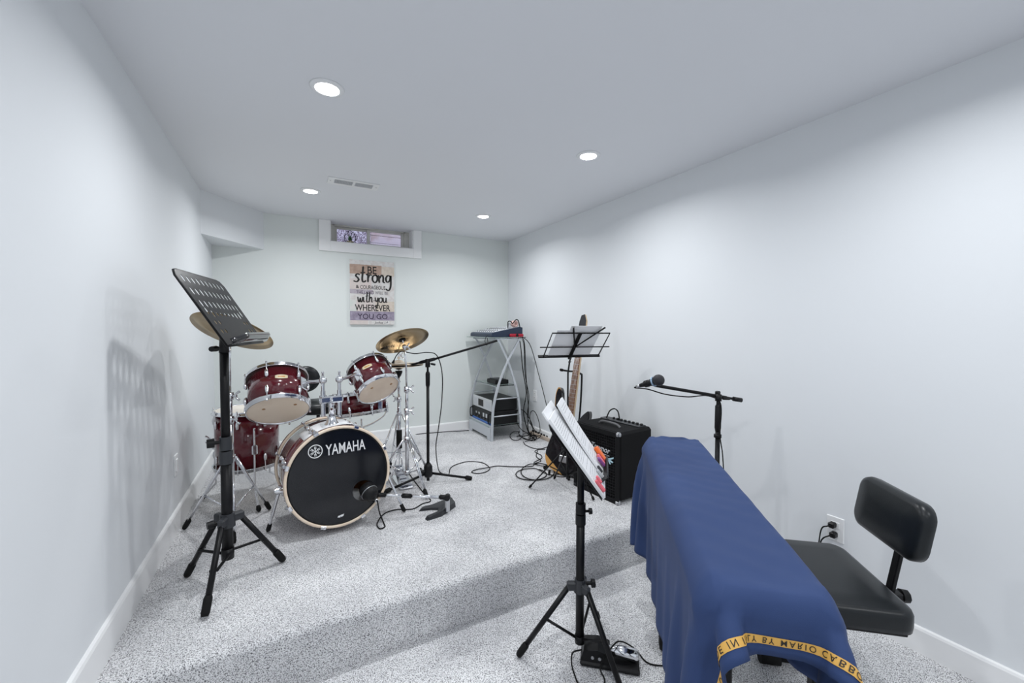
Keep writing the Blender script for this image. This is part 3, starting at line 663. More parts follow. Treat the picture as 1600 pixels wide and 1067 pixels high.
# hi-hat
hh = atd(623, 568, 3.02); hx = V((hh.x, hh.y, 0))
t = thing('hi_hat', 'pair of hi-hat cymbals on a chrome pedal stand behind the crash cymbal', 'hi-hat', (hh.x, hh.y, HS))
cymbal(t, (hh.x, hh.y, hh.z+.004), (0, .05, 1), .178, M_bronze2, 'top_cymbal'); cymbal(t, (hh.x, hh.y, hh.z-.022), (0, 0, -1), .178, M_bronze2, 'bottom_cymbal')
MB().cyl((hh.x, hh.y, HS+.1), (hh.x, hh.y, hh.z+.16), .0035, n=8).build('pull_rod', M_chrome, t)
MB().cyl((hh.x, hh.y, hh.z+.035), (hh.x, hh.y, hh.z+.075), .010, n=12).build('clutch', M_chrome, t); wing(t, (hh.x+.008, hh.y, hh.z+.06), (1, 0, 0))
MB().lathe([(.0, 0), (.014, 0), (.026, .03), (.026, .042), (0, .042)], (hh.x, hh.y, hh.z-.095), (0, 0, 1), 20).build('seat_cup', M_black, t)
z1, z2, z3, z4 = zon(hx, 622), zon(hx, 645), zon(hx, 672), zon(hx, 700)
MB().cyl((hh.x, hh.y, z1), (hh.x, hh.y, hh.z-.09), .009, n=12).build('upper_tube', M_chrome, t)
MB().cyl((hh.x, hh.y, z4-.04), (hh.x, hh.y, z1), .0135, n=14).build('lower_tube', M_chrome, t)
collar(t, hx, z1-.02, z1+.015, .019, M_chrome); wing(t, (hh.x-.018, hh.y-.006, z1), (-1, -.3, 0)); collar(t, hx, z2-.015, z2+.015, .019, M_chrome); collar(t, hx, z4, z3, .021, M_rubber, 'grip_sleeve')
for q in ((-.22, -.06), (.20, -.10), (-.02, .23)):
    f = hx+V((q[0], q[1], HS)); d = V((q[0], q[1], 0)).normalized(); leg(t, V((hx.x, hx.y, z2-.01))+d*.02, f, .0065, M_chrome, .05, .012)
    MB().cyl(V((hx.x, hx.y, z4-.03))+d*.015, V((hx.x, hx.y, z2-.01))+(f-V((hx.x, hx.y, z2-.01)))*.55, .0045, n=8).build('brace', M_chrome, t)
fb = MB().prism([(-.045, -.14), (.045, -.14), (.034, .12), (-.034, .12)], (hh.x-.01, hh.y-.10, HS+.055), V((1, 0, 0)), V((0, .90, .30)), .008)
for k in range(5): fb.box((hh.x-.01, hh.y-.2+.045*k, HS+.036+.0152*k), (.05, .012, .012), AX, .002)
fb.build('footboard', M_chrome, t, weld=False)
MB().box((hh.x-.01, hh.y-.12, HS+.010), (.09, .28, .012), AX, .003).build('base_plate', M_chrome, t)
for s in (-1, 1): MB().cyl((hh.x-.01+.04*s, hh.y, HS+.02), (hh.x+.012*s, hh.y, z4-.035), .005, n=8).build('pedal_strut', M_chrome, t)

# ================================================================== PERFORATED MUSIC STAND
mp = V((-.238, 2.085, 0))
ms = thing('music_stand', 'tall black perforated orchestra music stand in front of the drum kit', 'music stand', (mp.x, mp.y, HS))
zh, zb, zc0, zc1 = zon(mp, 806), zon(mp, 872), zon(mp, 724), zon(mp, 682)
MB().cyl((mp.x, mp.y, zb), (mp.x, mp.y, zc0+.02), .0205, n=20).build('lower_tube', M_black, ms)
MB().cyl((mp.x, mp.y, zc0+.02), (mp.x, mp.y, 1.235), .0165, n=20).build('upper_tube', M_black, ms)
MB().cyl((mp.x, mp.y, zc0), (mp.x, mp.y, (zc0+zc1)/2-.003), .0245, n=20).cyl((mp.x, mp.y, (zc0+zc1)/2+.002), (mp.x, mp.y, zc1), .023, n=20).build('height_clamp', M_dgrey, ms, weld=False)
knob(ms, (mp.x-.020, mp.y-.006, zc1-.02), (-1, -.2, 0), .020, .026, M_blackm, .018)
hub = MB().cyl((mp.x, mp.y, zh-.045), (mp.x, mp.y, zh+.012), .030, .027, n=20)
FE = [S(292, 903), S(320, 968), S(443, 879)]
for f in FE:
    d = V((f.x-mp.x, f.y-mp.y, 0)).normalized(); hub.box(mp+d*.038+V((0, 0, zh-.012)), (.05, .028, .036), [d, V((-d.y, d.x, 0)), uz], .006)
hub.build('leg_hub', M_dgrey, ms, weld=False); knob(ms, (mp.x-.03, mp.y-.012, zh-.018), (-1, -.35, 0), .017, .022, M_blackm, .016)
for f in FE:
    d = V((f.x-mp.x, f.y-mp.y, 0)).normalized(); a = V((mp.x, mp.y, zh-.018))+d*.052
    leg(ms, a, V((f.x, f.y, HS)), .0115, M_black, .07, .0155)
    m0 = a+(V((f.x, f.y, HS))-a)*.5; q = V((-d.y, d.x, 0))
    MB().cyl(m0+q*.012, V((mp.x, mp.y, zb+.025))+d*.020+q*.012, .006, n=8).cyl(m0-q*.014, m0+q*.016, .005, n=8).build('brace', M_black, ms, weld=False)
collar(ms, mp, zb, zb+.045, .0235, M_black, 'brace_collar')
DY, DT = math.radians(78.67), math.radians(31.5); DW, DH = .48, .34
du = V((math.cos(DY), math.sin(DY), 0)); dn = V((math.sin(DY), -math.cos(DY), 0)); dv = uz*math.cos(DT)-dn*math.sin(DT); dN = du.cross(dv)
dB = V((-.203, 1.888, 1.244))
out = [(0, 0), (DW, 0), (DW, DH-.03), (DW-.02, DH-.006), (DW-.05, DH), (.05, DH), (.02, DH-.006), (0, DH-.03)]
holes = []
for r, y in enumerate((.30, .245, .19)):
    for i in range(10): holes.append(ell(.045+i*.0433, y, .0088, .0165, 12))
for i in range(10):
    y = .145+(.012 if i in (0, 9) else 0); holes.append(ell(.045+i*.0433, y, .010, .009 if 1 < i < 7 else .017, 12))
for i in range(2):
    for y in (.105, .065): holes += [ell(.05+i*.04, y, .010, .010, 12), ell(DW-.05-i*.04, y, .010, .010, 12)]
MB().mesh2d(curve2d([out]+holes, .0014), dB, du, dv).build('desk_plate', M_black, ms)
# curved lip along the lower edge
lp = MB(); N = 24; vs = []
for i in range(N+1):
    x = DW*i/N; c = 1-abs(2*i/N-1); d1 = .062*min(1, .35+2.2*c*(1-.45*math.exp(-((i/N-.5)/.12)**2)))
    b0 = dB+du*x
    for k, (dd, hh_) in enumerate(((0, .0), (d1*.7, -.004), (d1, .006), (d1*1.02, .020))): vs.append(b0+dN*dd+dv*hh_)
lp.add(vs, [(i*4+k, (i+1)*4+k, (i+1)*4+k+1, i*4+k+1) for i in range(N) for k in range(3)], True)
lip = lp.build('sheet_ledge', M_gloss, ms); md = lip.modifiers.new('thick', 'SOLIDIFY'); md.thickness = .003
er = MB()
er.tube([dB+du*x+dv*y-dN*.003 for x, y in out[1:]+out[:1]], .0045, 8, closed=True); er.build('rolled_edge', M_black, ms)
mc = dB+du*DW*.5+dv*.06-dN*.006
MB().box(mc-dN*.010, (.12, .07, .016), [du, dv, dN], .004).build('desk_bracket', M_dgrey, ms)
MB().tube([mc-dN*.02, V((mp.x, mp.y, 1.262)), V((mp.x, mp.y, 1.21))], [.013, .017, .019], 14).build('tilt_joint', M_black, ms)
knob(ms, (mp.x-.018, mp.y-.03, 1.228), (-.3, -1, 0), .012, .04, M_black, .01)

# ================================================================== BOOM MICROPHONE STAND (centre)
bp_ = S(669, 757); bp_ = V((bp_.x, bp_.y, 0))
t = thing('boom_stand', 'black boom microphone stand between the cymbals and the metal rack', 'microphone stand', (bp_.x, bp_.y, HS), 'black microphone stands')
zt, zk, zm = zon(bp_, 572), zon(bp_, 597), zon(bp_, 735)
MB().cyl((bp_.x, bp_.y, HS+.03), (bp_.x, bp_.y, zk), .0105, n=16).build('lower_tube', M_black, t)
MB().tube([(bp_.x, bp_.y, zk-.035), (bp_.x, bp_.y, zk-.02), (bp_.x, bp_.y, zk+.06), (bp_.x, bp_.y, zk+.075)], [.011, .015, .016, .010], 16).build('height_clutch', M_black, t)
MB().cyl((bp_.x, bp_.y, zk+.06), (bp_.x, bp_.y, zt+.03), .0075, n=14).build('upper_tube', M_black, t)
MB().tube([(bp_.x, bp_.y, zm-.045), (bp_.x, bp_.y, zm-.03), (bp_.x, bp_.y, zm+.03), (bp_.x, bp_.y, zm+.055)], [.022, .031, .030, .014], 18).build('leg_hub', M_blackm, t)
knob(t, (bp_.x-.025, bp_.y-.01, zm), (-1, -.2, 0), .013, .018, M_blackm, .01)
for f in (S(737, 750), S(600, 772), V((bp_.x+.02, bp_.y+.30, HS))):
    d = V((f.x-bp_.x, f.y-bp_.y, 0)).normalized(); leg(t, V((bp_.x, bp_.y, zm-.02))+d*.02, V((f.x, f.y, HS)), .0085, M_black, .05, .0155)
pd0 = (bp_.x*fh.x+bp_.y*fh.y)
bj = V((bp_.x, bp_.y, zt+.038)); e0, e1 = atd(614, 572.5, pd0+.06), atd(777, 532, pd0-.06)
e0 = bj+(e0-bj); dirb = (e1-e0).normalized()
MB().tube([e0, bj-dirb*.10, bj, bj+dirb*.06, e1], .0078, 12).build('boom_arm', M_black, t)
MB().tube([bj-dirb*.07, bj-dirb*.05, bj+dirb*.05, bj+dirb*.06], [.008, .012, .012, .008], 14).build('boom_clamp', M_black, t)
MB().cyl(bj+V((0, 0, -.045)), bj+V((0, 0, .012)), .017, n=16).build('swivel', M_blackm, t); knob(t, bj+V((.012, -.012, -.02)), (1, -.8, -.2), .008, .03, M_black, .01)
mt = thing('microphone', 'small black drum microphone at the low end of the centre boom arm', 'microphone', e0)
mx = V((-.35, .15, -.45)).normalized(); mo = e0-dirb*.012
MB().tube([mo+V((.02, .0, .05)), mo+V((.012, 0, .03)), mo, mo+mx*.02], [.005, .010, .010, .008], 12).build('body', M_blackm, mt)
MB().tube([mo+mx*.018, mo+mx*.028, mo+mx*.05, mo+mx*.058], [.009, .0155, .0155, .009], 14).build('grille', M_dgrey, mt)
q0 = mo+V((.02, 0, .05))
cable('microphone_cable', [q0, q0+V((.02, .0, .035)), atd(628, 549, pd0+.03), atd(648, 552.5, pd0), atd(668, 550.5, pd0-.03), atd(683, 556, pd0-.03), atd(691, 585, pd0-.04), atd(690, 630, pd0-.04), atd(685, 670, pd0-.04), atd(681, 700, pd0-.03), S(685, 733, .03), S(692, 740, .004), S(701, 741, .004), S(704, 731, .004), S(715, 725, .004), S(732, 721, .004), S(752, 722.5, .004), S(762, 727.5, .004), S(765, 733, .004), S(757, 738, .004), S(745, 739.6, .004), S(737, 737.5, .004), S(744, 733.7, .006), S(765, 730, .011), S(777, 728, .004), S(799, 729, .004), S(831, 728.5, .004), S(835, 722, .004), S(846, 716, .004), S(845, 711, .004), S(836, 706, .004), S(840, 702.5, .004), S(852, 702, .004)],
      'long black cable hanging from the centre boom arm and looping over the carpet', .0034, 6)

# ================================================================== KICK DRUM MICROPHONE ON ITS LOW STAND
kb = S(700, 800); 
t = thing('low_microphone_stand', 'low chrome boom arm on a black two-pronged foot before the bass drum', 'microphone stand', (kb.x, kb.y, HS))
pp = [S(x, y) for x, y in ((712, 792), (705, 783), (678, 790), (657, 795), (654, 799), (672, 797), (684, 797), (682, 803), (664, 811), (668, 814), (690, 807))]
zf = HS
mbf = MB(); k = len(pp)
mbf.add([V((p.x, p.y, zf)) for p in pp]+[V((p.x+(kb.x-p.x)*.08, p.y+(kb.y-p.y)*.08, zf+(.034 if i in (0, 1, 10) else .016))) for i, p in enumerate(pp)], [list(range(k))[::-1], list(range(k, 2*k))]+[(i, (i+1) % k, k+(i+1) % k, k+i) for i in range(k)])
mbf.build('foot', M_dgrey, t)
dk = (kb.x*fh.x+kb.y*fh.y); ja = atd(699, 777, dk)
MB().box((ja.x, ja.y, (ja.z+HS)/2+.008), (.026, .022, ja.z-HS-.018), rotz(.3), .004).build('post', M_steel, t)
MB().cyl(ja+V((-.008, -.014, 0)), ja+V((.008, .016, 0)), .017, n=16).build('pivot', M_blackm, t)
b0, b1 = atd(590, 773, dk-.12), ja; db = (b1-b0).normalized(); ln = (b1-b0).length
MB().cyl(b0, b0+db*ln*.45, .0075, n=14).build('arm_inner', M_chrome, t); MB().cyl(b0+db*ln*.4, b1, .0095, n=14).build('arm_outer', M_chrome, t)
MB().cyl(b0+db*ln*.34, b0+db*ln*.47, .0135, n=16).build('arm_clutch', M_blackm, t); MB().cyl(b0-db*.015, b0+db*.045, .0125, n=16).build('clip_mount', M_blackm, t); MB().cyl(b1-db*.045, b1, .014, n=16).build('arm_end', M_blackm, t)
mk = atd(577, 769, dk-.16); ma = V((-.35, .8, .45)).normalized()
t = thing('kick_microphone', 'round black microphone pointed at the hole in the bass drum', 'microphone', mk)
MB().tube([mk+ma*.045, mk+ma*.040, mk+ma*.015, mk-ma*.012, mk-ma*.035, mk-ma*.045], [.018, .040, .046, .044, .034, .016], 28).build('body', M_blackm, t)
MB().tube([mk+ma*.001, mk-ma*.004], [.0468, .0468], 28).build('band', M_steel, t)
pl0 = mk-ma*.035+V((.012, -.01, -.012)); pl1 = atd(590, 784, dk-.22)
MB().cyl(pl0, pl0+(pl1-pl0)*.8, .009, n=14).build('plug', M_steel, t)
MB().tube([b0-db*.01, (b0+mk)/2, mk+V((.02, 0, 0))], .008, 8).build('clip', M_blackm, t)
cable('kick_cable', [pl0+(pl1-pl0)*.7, pl1, S(593, 801, .035), S(600, 818, .004), S(601, 823, .004), S(594, 826, .004), S(589, 820, .004), S(594, 809, .01), S(603, 801, .004), S(620, 796, .004), S(645, 795, .004), S(660, 787, .004), S(673, 782, .004), S(662, 770, .004), S(648, 752, .004), S(640, 741, .004)], 'thin black cable curling from the round kick microphone')

# ================================================================== METAL RACK WITH GLASS SHELVES
RX0, RX1, RY0, RY1 = 1.728, 2.085, 3.605, 4.150
zT = zon((1.78, 3.61), 528); ymid = (RY0+RY1)/2
rk = thing('equipment_rack', 'silver metal rack with crossed curved legs and glass shelves in the corner', 'rack', ((RX0+RX1)/2, ymid, HS))
cA = [aty(x, y, RY0) for x, y in ((768, 689), (769, 660), (771, 633), (780, 597), (793.5, 563), (812, 528))]
cB = [aty(x, y, RY0) for x, y in ((815, 682), (813, 650), (810, 621), (803, 592), (793.5, 563), (777.5, 528))]
for yy in (RY0, RY1):
    for c, mir in ((cA, 0), (cB, 0)):
        P = smooth([(p.x, yy, max(p.z, HS+.001) if i else HS) for i, p in enumerate(c)], 6); n_ = len(P)
        m_ = MB(); vs = []
        for i, p in enumerate(P):
            d = (P[min(i+1, n_-1)]-P[max(i-1, 0)]).normalized(); q = V((d.z, 0, -d.x)); ww = .0115 if i < n_*.55 else .009
            off = .006 if c is cB else -.006
            vs += [p+q*ww+V((0, off-.006, 0)), p-q*ww+V((0, off-.006, 0)), p-q*ww+V((0, off+.006, 0)), p+q*ww+V((0, off+.006, 0))]
        m_.add(vs, [(i*4+k, (i+1)*4+k, (i+1)*4+(k+1) % 4, i*4+(k+1) % 4) for i in range(n_-1) for k in range(4)]+[(0, 1, 2, 3), tuple(range(4*n_-4, 4*n_))])
        m_.build('curved_leg', M_silver, rk)
zs = [zon((1.78, RY0), y) for y in (604, 624, 651, 667)]
def xat(c, z):
    for a, b in zip(c[:-1], c[1:]):
        if (a.z-z)*(b.z-z) <= 0: return a.x+(b.x-a.x)*(z-a.z)/(b.z-a.z)
    return c[0].x
for z in (zs[1], zs[2]):
    for yy in (RY0, RY1): MB().cyl((xat(cA, z), yy, z), (xat(cB, z), yy, z), .006, n=10).build('side_rail', M_silver, rk)
for z in (zT-.012,):
    for yy in (RY0, RY1): MB().box(((cA[-1].x+cB[-1].x)/2, yy, z), (.30, .018, .014), AX, .002).build('top_rail', M_silver, rk)
    for xx in (cB[-1].x, cA[-1].x): MB().box((xx, ymid, z-.002), (.014, RY1-RY0-.02, .012), AX, .002).build('top_rail', M_silver, rk)
for z, gx0, gx1 in ((zs[0], xat(cA, zs[0]), xat(cB, zs[0])), (zs[3], RX0, RX1-.01)):
    MB().box(((gx0+gx1)/2, ymid, z), (gx1-gx0+.02, RY1-RY0-.045, .008), AX, .001).build('glass_shelf', M_glass, rk)
    for xx in (gx0, gx1): MB().cyl((xx, RY0, z-.009), (xx, RY1, z-.009), .005, n=8).build('shelf_rail', M_silver, rk)
MB().box(((RX0+RX1)/2, ymid, zT+.003), (.40, RY1-RY0+.06, .009), AX, .001).build('glass_top', M_glass, rk)
ap = zon((RX0, RY0), 665)
MB().mesh2d(curve2d([[(-.26, 0), (-.20, 0), (-.185, .03), (.185, .03), (.20, 0), (.26, 0), (.26, ap-HS-.01), (-.26, ap-HS-.01)]], .014), (RX0+.006, ymid, HS+.002), (0, 1, 0), (0, 0, 1)).build('apron', M_silver, rk)
# equipment in the rack
zq = zs[3]+.0045
t = thing('rack_amplifier', 'black power amplifier with blue lower edge on the bottom shelf of the rack', 'amplifier', (1.9, ymid, zq))
zA = zon((RX0+.02, 3.65), 644)
MB().box((1.905, ymid, (zq+zA)/2), (.30, .45, zA-zq-.004), AX, .004).build('case', M_blackm, t)
fx = 1.752
MB().box((fx, ymid, (zq+zA)/2), (.008, .48, zA-zq-.006), AX, .002).build('front_panel', M_black, t)
MB().box((fx-.003, ymid, zq+.014), (.006, .47, .022), AX, .002).build('blue_strip', M_blue, t)
for yy in (ymid-.225, ymid+.225): MB().tube(smooth([(fx-.004, yy, zq+.02), (fx-.03, yy, zq+.03), (fx-.03, yy, zA-.03), (fx-.004, yy, zA-.02)], 4), .006, 8).build('handle', M_blackm, t)
for k, yy in enumerate((ymid-.13, ymid-.06, ymid+.05, ymid+.12)): MB().box((fx-.005, yy, (zq+zA)/2+.012), (.005, .034, .04 if k < 2 else .02), AX, .002).build('meter', M_panel if k < 2 else M_steel, t)
for k in range(5): MB().cyl((fx-.004, ymid-.16+k*.075, zq+.045), (fx-.016, ymid-.16+k*.075, zq+.045), .008, n=12).build('dial', M_dgrey, t)
zr = zA+.001; zR2 = zon((RX0+.02, 3.65), 626)
t = thing('receiver', 'slim receiver with silver front stacked on the black amplifier', 'receiver', (1.9, ymid, zr))
MB().box((1.91, ymid, (zr+zR2)/2), (.29, .43, zR2-zr-.002), AX, .003).build('case', M_blackm, t)
MB().box((1.76, ymid, (zr+zR2)/2), (.014, .45, zR2-zr), AX, .003).build('front_panel', mat('silver front', (.62, .63, .65), .35, .3), t)
MB().box((1.752, ymid+.02, (zr+zR2)/2), (.004, .12, (zR2-zr)*.6), AX, .001).build('display', M_ink, t)
for yy in (ymid-.15, ymid+.16): MB().box((1.7525, yy, (zr+zR2)/2), (.003, .10, (zR2-zr)*.6), AX, .001).build('vent_panel', M_panel, t)
zg = zs[0]+.0045
t = thing('router', 'black router with thin upright wires on the middle glass shelf', 'router', (1.9, 3.78, zg))
MB().box((1.90, 3.80, zg+.022), (.15, .21, .042), AX, .006).build('case', M_blackm, t)
MB().box((1.90, 3.80, zg+.0465), (.11, .17, .006), AX, .003).build('lid', M_dgrey, t)
for i in range(3): MB().cyl((1.95, 3.72+.05*i, zg+.045), (1.96+.005*i, 3.715+.055*i, zg+.13+.02*i), .002, n=6).build('antenna', M_steel, t)
# mixer on top
zm_ = zT+.0085
t = thing('mixing_desk', 'navy wedge-shaped mixing desk with pale panel on top of the rack', 'mixer', (1.9, ymid, zm_))
wx0, wx1, wy0, wy1 = 1.735, 2.08, RY0-.005, RY1-.02
pf = [(wx0, .004), (wx1, .004), (wx1, .098), (wx1-.03, .105), (wx0+.01, .045), (wx0, .035)]
MB().prism([(x, z) for x, z in pf], (0, wy1, zm_-.0035), (1, 0, 0), (0, 0, 1), wy1-wy0).build('case', M_bluen, t)
sd = V((wx1-.03-wx0-.01, 0, .06)).normalized(); sn_ = V((-sd.z, 0, sd.x)); pc = V(((wx0+wx1)/2-.01, (wy0+wy1)/2, zm_+.0735))
MB().box(pc+sn_*.0005, (.29, wy1-wy0-.03, .004), [sd, V((0, 1, 0)), sn_], .001).build('control_panel', M_panel, t)
for i in range(9):
    for j in range(6): MB().cyl(pc+V((0, -.2+i*.05, 0))+sd*(-.11+j*.04)+sn_*.002, pc+V((0, -.2+i*.05, 0))+sd*(-.11+j*.04)+sn_*.009, .006, .005, n=8).build('control_knob', (M_dgrey, M_blackm, M_panel)[j % 3], t)
t = thing('red_gadget', 'small red device in front of the mixing desk on the rack', 'device', (2.0, RY0-.02, zm_))
MB().box((2.0, RY0-.024, zm_+.016), (.15, .028, .03), AX, .006).build('case', M_redp, t); MB().cyl((2.0, RY0-.038, zm_+.018), (2.0, RY0-.043, zm_+.018), .014, n=14).build('dial', M_blackm, t)
t = thing('tangled_wires', 'looped black wires round a pale pink roll on the mixing desk', 'wires', (1.98, 3.66, zm_+.085))
MB().ring([(.018, -.02), (.034, -.02), (.034, .02), (.018, .02)], (2.01, 3.64, zm_+.132), (.3, -1, 0), 24).build('roll', mat('pale pink', (.75, .5, .46), .5), t)
MB().box((1.945, 3.64, zm_+.112), (.03, .04, .05), AX, .006).build('adapter', M_panel, t)
MB().tube(smooth([(1.93, 3.63, zm_+.09), (1.925, 3.62, zm_+.15), (1.95, 3.61, zm_+.155), (1.965, 3.60, zm_+.135), (2.0, 3.60, zm_+.17), (2.035, 3.61, zm_+.165), (2.06, 3.62, zm_+.10)], 6), .005, 8).build('wire', M_rubber, t)
# cables down the back of the rack
for i, pts in enumerate((
    ((2.09, 3.66, zT+.01), (2.125, 3.64, zT-.05), (2.13, 3.62, .9), (2.135, 3.6, .7), (2.14, 3.58, .5), (2.12, 3.55, .3), (2.15, 3.50, HS+.004), (2.12, 3.42, HS+.004)),
    ((2.09, 3.75, zT+.01), (2.12, 3.72, zT-.05), (2.13, 3.68, .9), (2.15, 3.64, .65), (2.13, 3.66, .45), (2.16, 3.6, HS+.03), (2.18, 3.52, HS+.004)),
    ((2.09, 3.70, zT+.01), (2.14, 3.68, zT-.06), (2.145, 3.66, .85), (2.17, 3.62, .62), (2.13, 3.58, .42), (2.16, 3.52, .30), (2.12, 3.46, HS+.004), (2.02, 3.44, HS+.004)),
    ((2.09, 3.62, zT+.01), (2.15, 3.56, zT-.08), (2.19, 3.46, .85), (2.2, 3.36, .62), (2.2, 3.26, .4), (2.18, 3.2, HS+.02), (2.1, 3.16, HS+.004)))):
    cable('rack_cable', pts, ('thick black cable dropping closest to the right legs of the rack', 'thick black cable dropping behind the rack, second from its legs', 'thin black cable bunched with the thick ones behind the rack', 'thin black cable sweeping furthest right from the rack down the wall')[i], .005 if i < 2 else .0038, 6, 'cables behind the rack')
cable('rack_lead', [(1.78, 3.7, zT+.012), (1.72, 3.68, zT+.02), (1.69, 3.66, zT-.03), (1.70, 3.64, zT-.07), (1.72, 3.66, zT-.04), (1.74, 3.72, zT+.012)], 'short thin wire looping off the front of the mixing desk', .003)
for i in range(7):
    c = V((2.10+.04*math.cos(i*2.1), 3.50+.07*math.sin(i*1.7), 0)); rr = .06+.02*(i % 3); P = []
    for k in range(14): a = 2*math.pi*k/14+i; P.append((min(c.x+rr*math.cos(a)*.8, XR-.03), c.y+rr*math.sin(a), HS+.005+.012*i+(.012*math.sin(a*2+i))+(.10 if i > 4 else 0)*(1+math.sin(a))))
    tag(MB().tube(smooth(P, 3, True), .0038, 6, closed=True).build('cable_coil', M_rubber), 'coiled black cable in the heap beside the metal rack', 'cable', 'coils beside the rack')
cable('back_wall_cable', [S(600, 684, .004), S(645, 679, .004), S(690, 675, .004), S(733, 672.5, .004)], 'thin dark cable lying along the foot of the back wall', .004)
ps = S(845, 684); pu = (S(862, 692)-S(826, 678)).normalized(); pv = V((-pu.y, pu.x, 0))
t = thing('power_strip', 'beige power strip on the carpet between the rack and the bass guitar', 'power strip', (ps.x, ps.y, HS))
MB().box((ps.x, ps.y, HS+.018), (.34, .05, .036), [pu, pv, uz], .005).build('body', mat('beige plastic', (.55, .46, .38), .5), t)
for k in range(6): MB().box(V((ps.x, ps.y, HS+.044))+pu*(-.13+.05*k), (.03, .026, .018), [pu, pv, uz], .004).build('plug', M_blackm, t)

# ================================================================== FOLDING WIRE MUSIC STAND BY THE RIGHT WALL
fy_, ft_ = math.radians(-13.05), math.radians(45.65)
fu = V((math.cos(fy_), math.sin(fy_), 0)); fnn = V((math.sin(fy_), -math.cos(fy_), 0)); fv = uz*math.cos(ft_)+fnn*math.sin(ft_); fN = fu.cross(fv)
FW_, FH_ = .40, .2286; fB = V((1.488, 2.297, 1.126)); fp = V((1.645, 2.235, 0))
def fq(x, y, z=0): return fB+fu*x+fv*y+fN*z
t = thing('folding_music_stand', 'black folding wire music stand holding paper near the bass guitar', 'music stand', (fp.x, fp.y, HS))
MB().tube([fq(0, .0), fq(0, FH_), fq(FW_, FH_), fq(FW_, 0)], .0045, 8).build('desk_frame', M_black, t)
MB().box(fq(FW_/2-.01, -.002, -.006), (FW_+.05, .012, .022), [fu, fv, fN], .003).build('ledge', M_black, t)
MB().box(fq(FW_/2-.012, FH_*.5, .006), (.026, FH_+.005, .006), [fu, fv, fN], .002).build('spine', M_black, t)
MB().cyl(fq(-.05, FH_*.44, .004), fq(FW_+.045, FH_*.44, .004), .0042, n=8).build('cross_bar', M_black, t)
for e in (fq(.125, FH_+.055, .002), fq(FW_-.055, FH_+.055, .002)): MB().tube([fq(FW_/2-.012, FH_*.46, .011), e], [.004, .0055], 8).build('page_arm', M_black, t)
tz_ = fq(FW_/2-.012, .0).z
zj = .62; zl = .50
MB().cyl((fp.x, fp.y, HS+.09), (fp.x, fp.y, .72), .0085, n=12).build('lower_tube', M_black, t)
jt = fq(FW_/2-.012, .03, .018)
MB().tube([(fp.x, fp.y, .70), (fp.x, fp.y, 1.02), (fp.x+(jt.x-fp.x)*.5, fp.y+(jt.y-fp.y)*.5, 1.10), jt], .0058, 12).build('upper_tube', M_black, t)
collar(t, fp, .70, .735, .0125, M_black); knob(t, (fp.x-.01, fp.y-.004, .716), (-1, -.2, 0), .008, .012, M_black, .006)
knob(t, jt+V((-.01, -.01, -.015)), (-1, -.4, 0), .009, .02, M_black, .012); knob(t, jt+V((-.01, -.01, -.04)), (-1, -.4, 0), .005, .02, M_black, .012)
collar(t, fp, .50, .53, .014, M_blackm, 'leg_hub')
for f in (S(827, 763), S(928, 783), V((1.70, 2.47, HS))):
    d = V((f.x-fp.x, f.y-fp.y, 0)).normalized(); leg(t, V((fp.x, fp.y, .51))+d*.012, V((f.x, f.y, HS)), .0048, M_black, .025, .009)
    MB().cyl(V((fp.x, fp.y, HS+.12))+d*.008, V((fp.x, fp.y, .51))+(V((f.x, f.y, HS))-V((fp.x, fp.y, .51)))*.45, .004, n=8).build('brace', M_black, t)
def sheet(o, u, v, w_, h_, th, name, label, group=None, lines=0, bend=0., seed=1, m=M_paper):
    N = 8; vs = []; w3 = u.cross(v).normalized(); rnd = random.Random(seed)
    for k in (0, 1):
        for i in range(N+1):
            y = h_*i/N; b = bend*(i/N)**2
            for x in (0, w_): vs.append(o+u*x+v*y+w3*(b+(th if k else 0)))
    A = 2*(N+1); fs = []
    for i in range(N):
        fs += [(2*i, 2*i+1, 2*i+3, 2*i+2), (A+2*i, A+2*i+2, A+2*i+3, A+2*i+1), (2*i, 2*i+2, A+2*i+2, A+2*i), (2*i+1, A+2*i+1, A+2*i+3, 2*i+3)]
    fs += [(0, A, A+1, 1), (2*N, 2*N+1, A+2*N+1, A+2*N)]
    ob = tag(MB().add(vs, fs).build(name, m), label, 'paper', group)
    if lines:
        p = MB()
        for r in range(lines):
            y = h_*(.93-.86*r/lines); x = w_*.10
            if rnd.random() < .12: continue
            while x < w_*.9:
                l = w_*rnd.uniform(.04, .13); l = min(l, w_*.9-x); b = bend*(y/h_)**2+th+.0004
                p.add([o+u*x+v*y+w3*b, o+u*(x+l)+v*y+w3*b, o+u*(x+l)+v*(y+.0019)+w3*b, o+u*x+v*(y+.0019)+w3*b], [(0, 1, 2, 3)]); x += l+w_*.025
        p.build('printed_lines', M_print, ob, fix=False)
    return ob
sheet(fq(.03, .010, -.006), fu, fv, .155, .24, .0012, 'sheet_music', 'left of the paper sheets on the folding wire stand', 'sheets on the folding stand', m=M_paper)
sheet(fq(.20, .010, -.008), fu, fv, .135, .215, .0012, 'sheet_music', 'right of the paper sheets on the folding wire stand', 'sheets on the folding stand')
sheet(fq(.115, .012, -.011), fu, fv, .215, .272, .001, 'sheet_music', 'rearmost paper sheet rising above the folding wire stand', 'sheets on the folding stand')

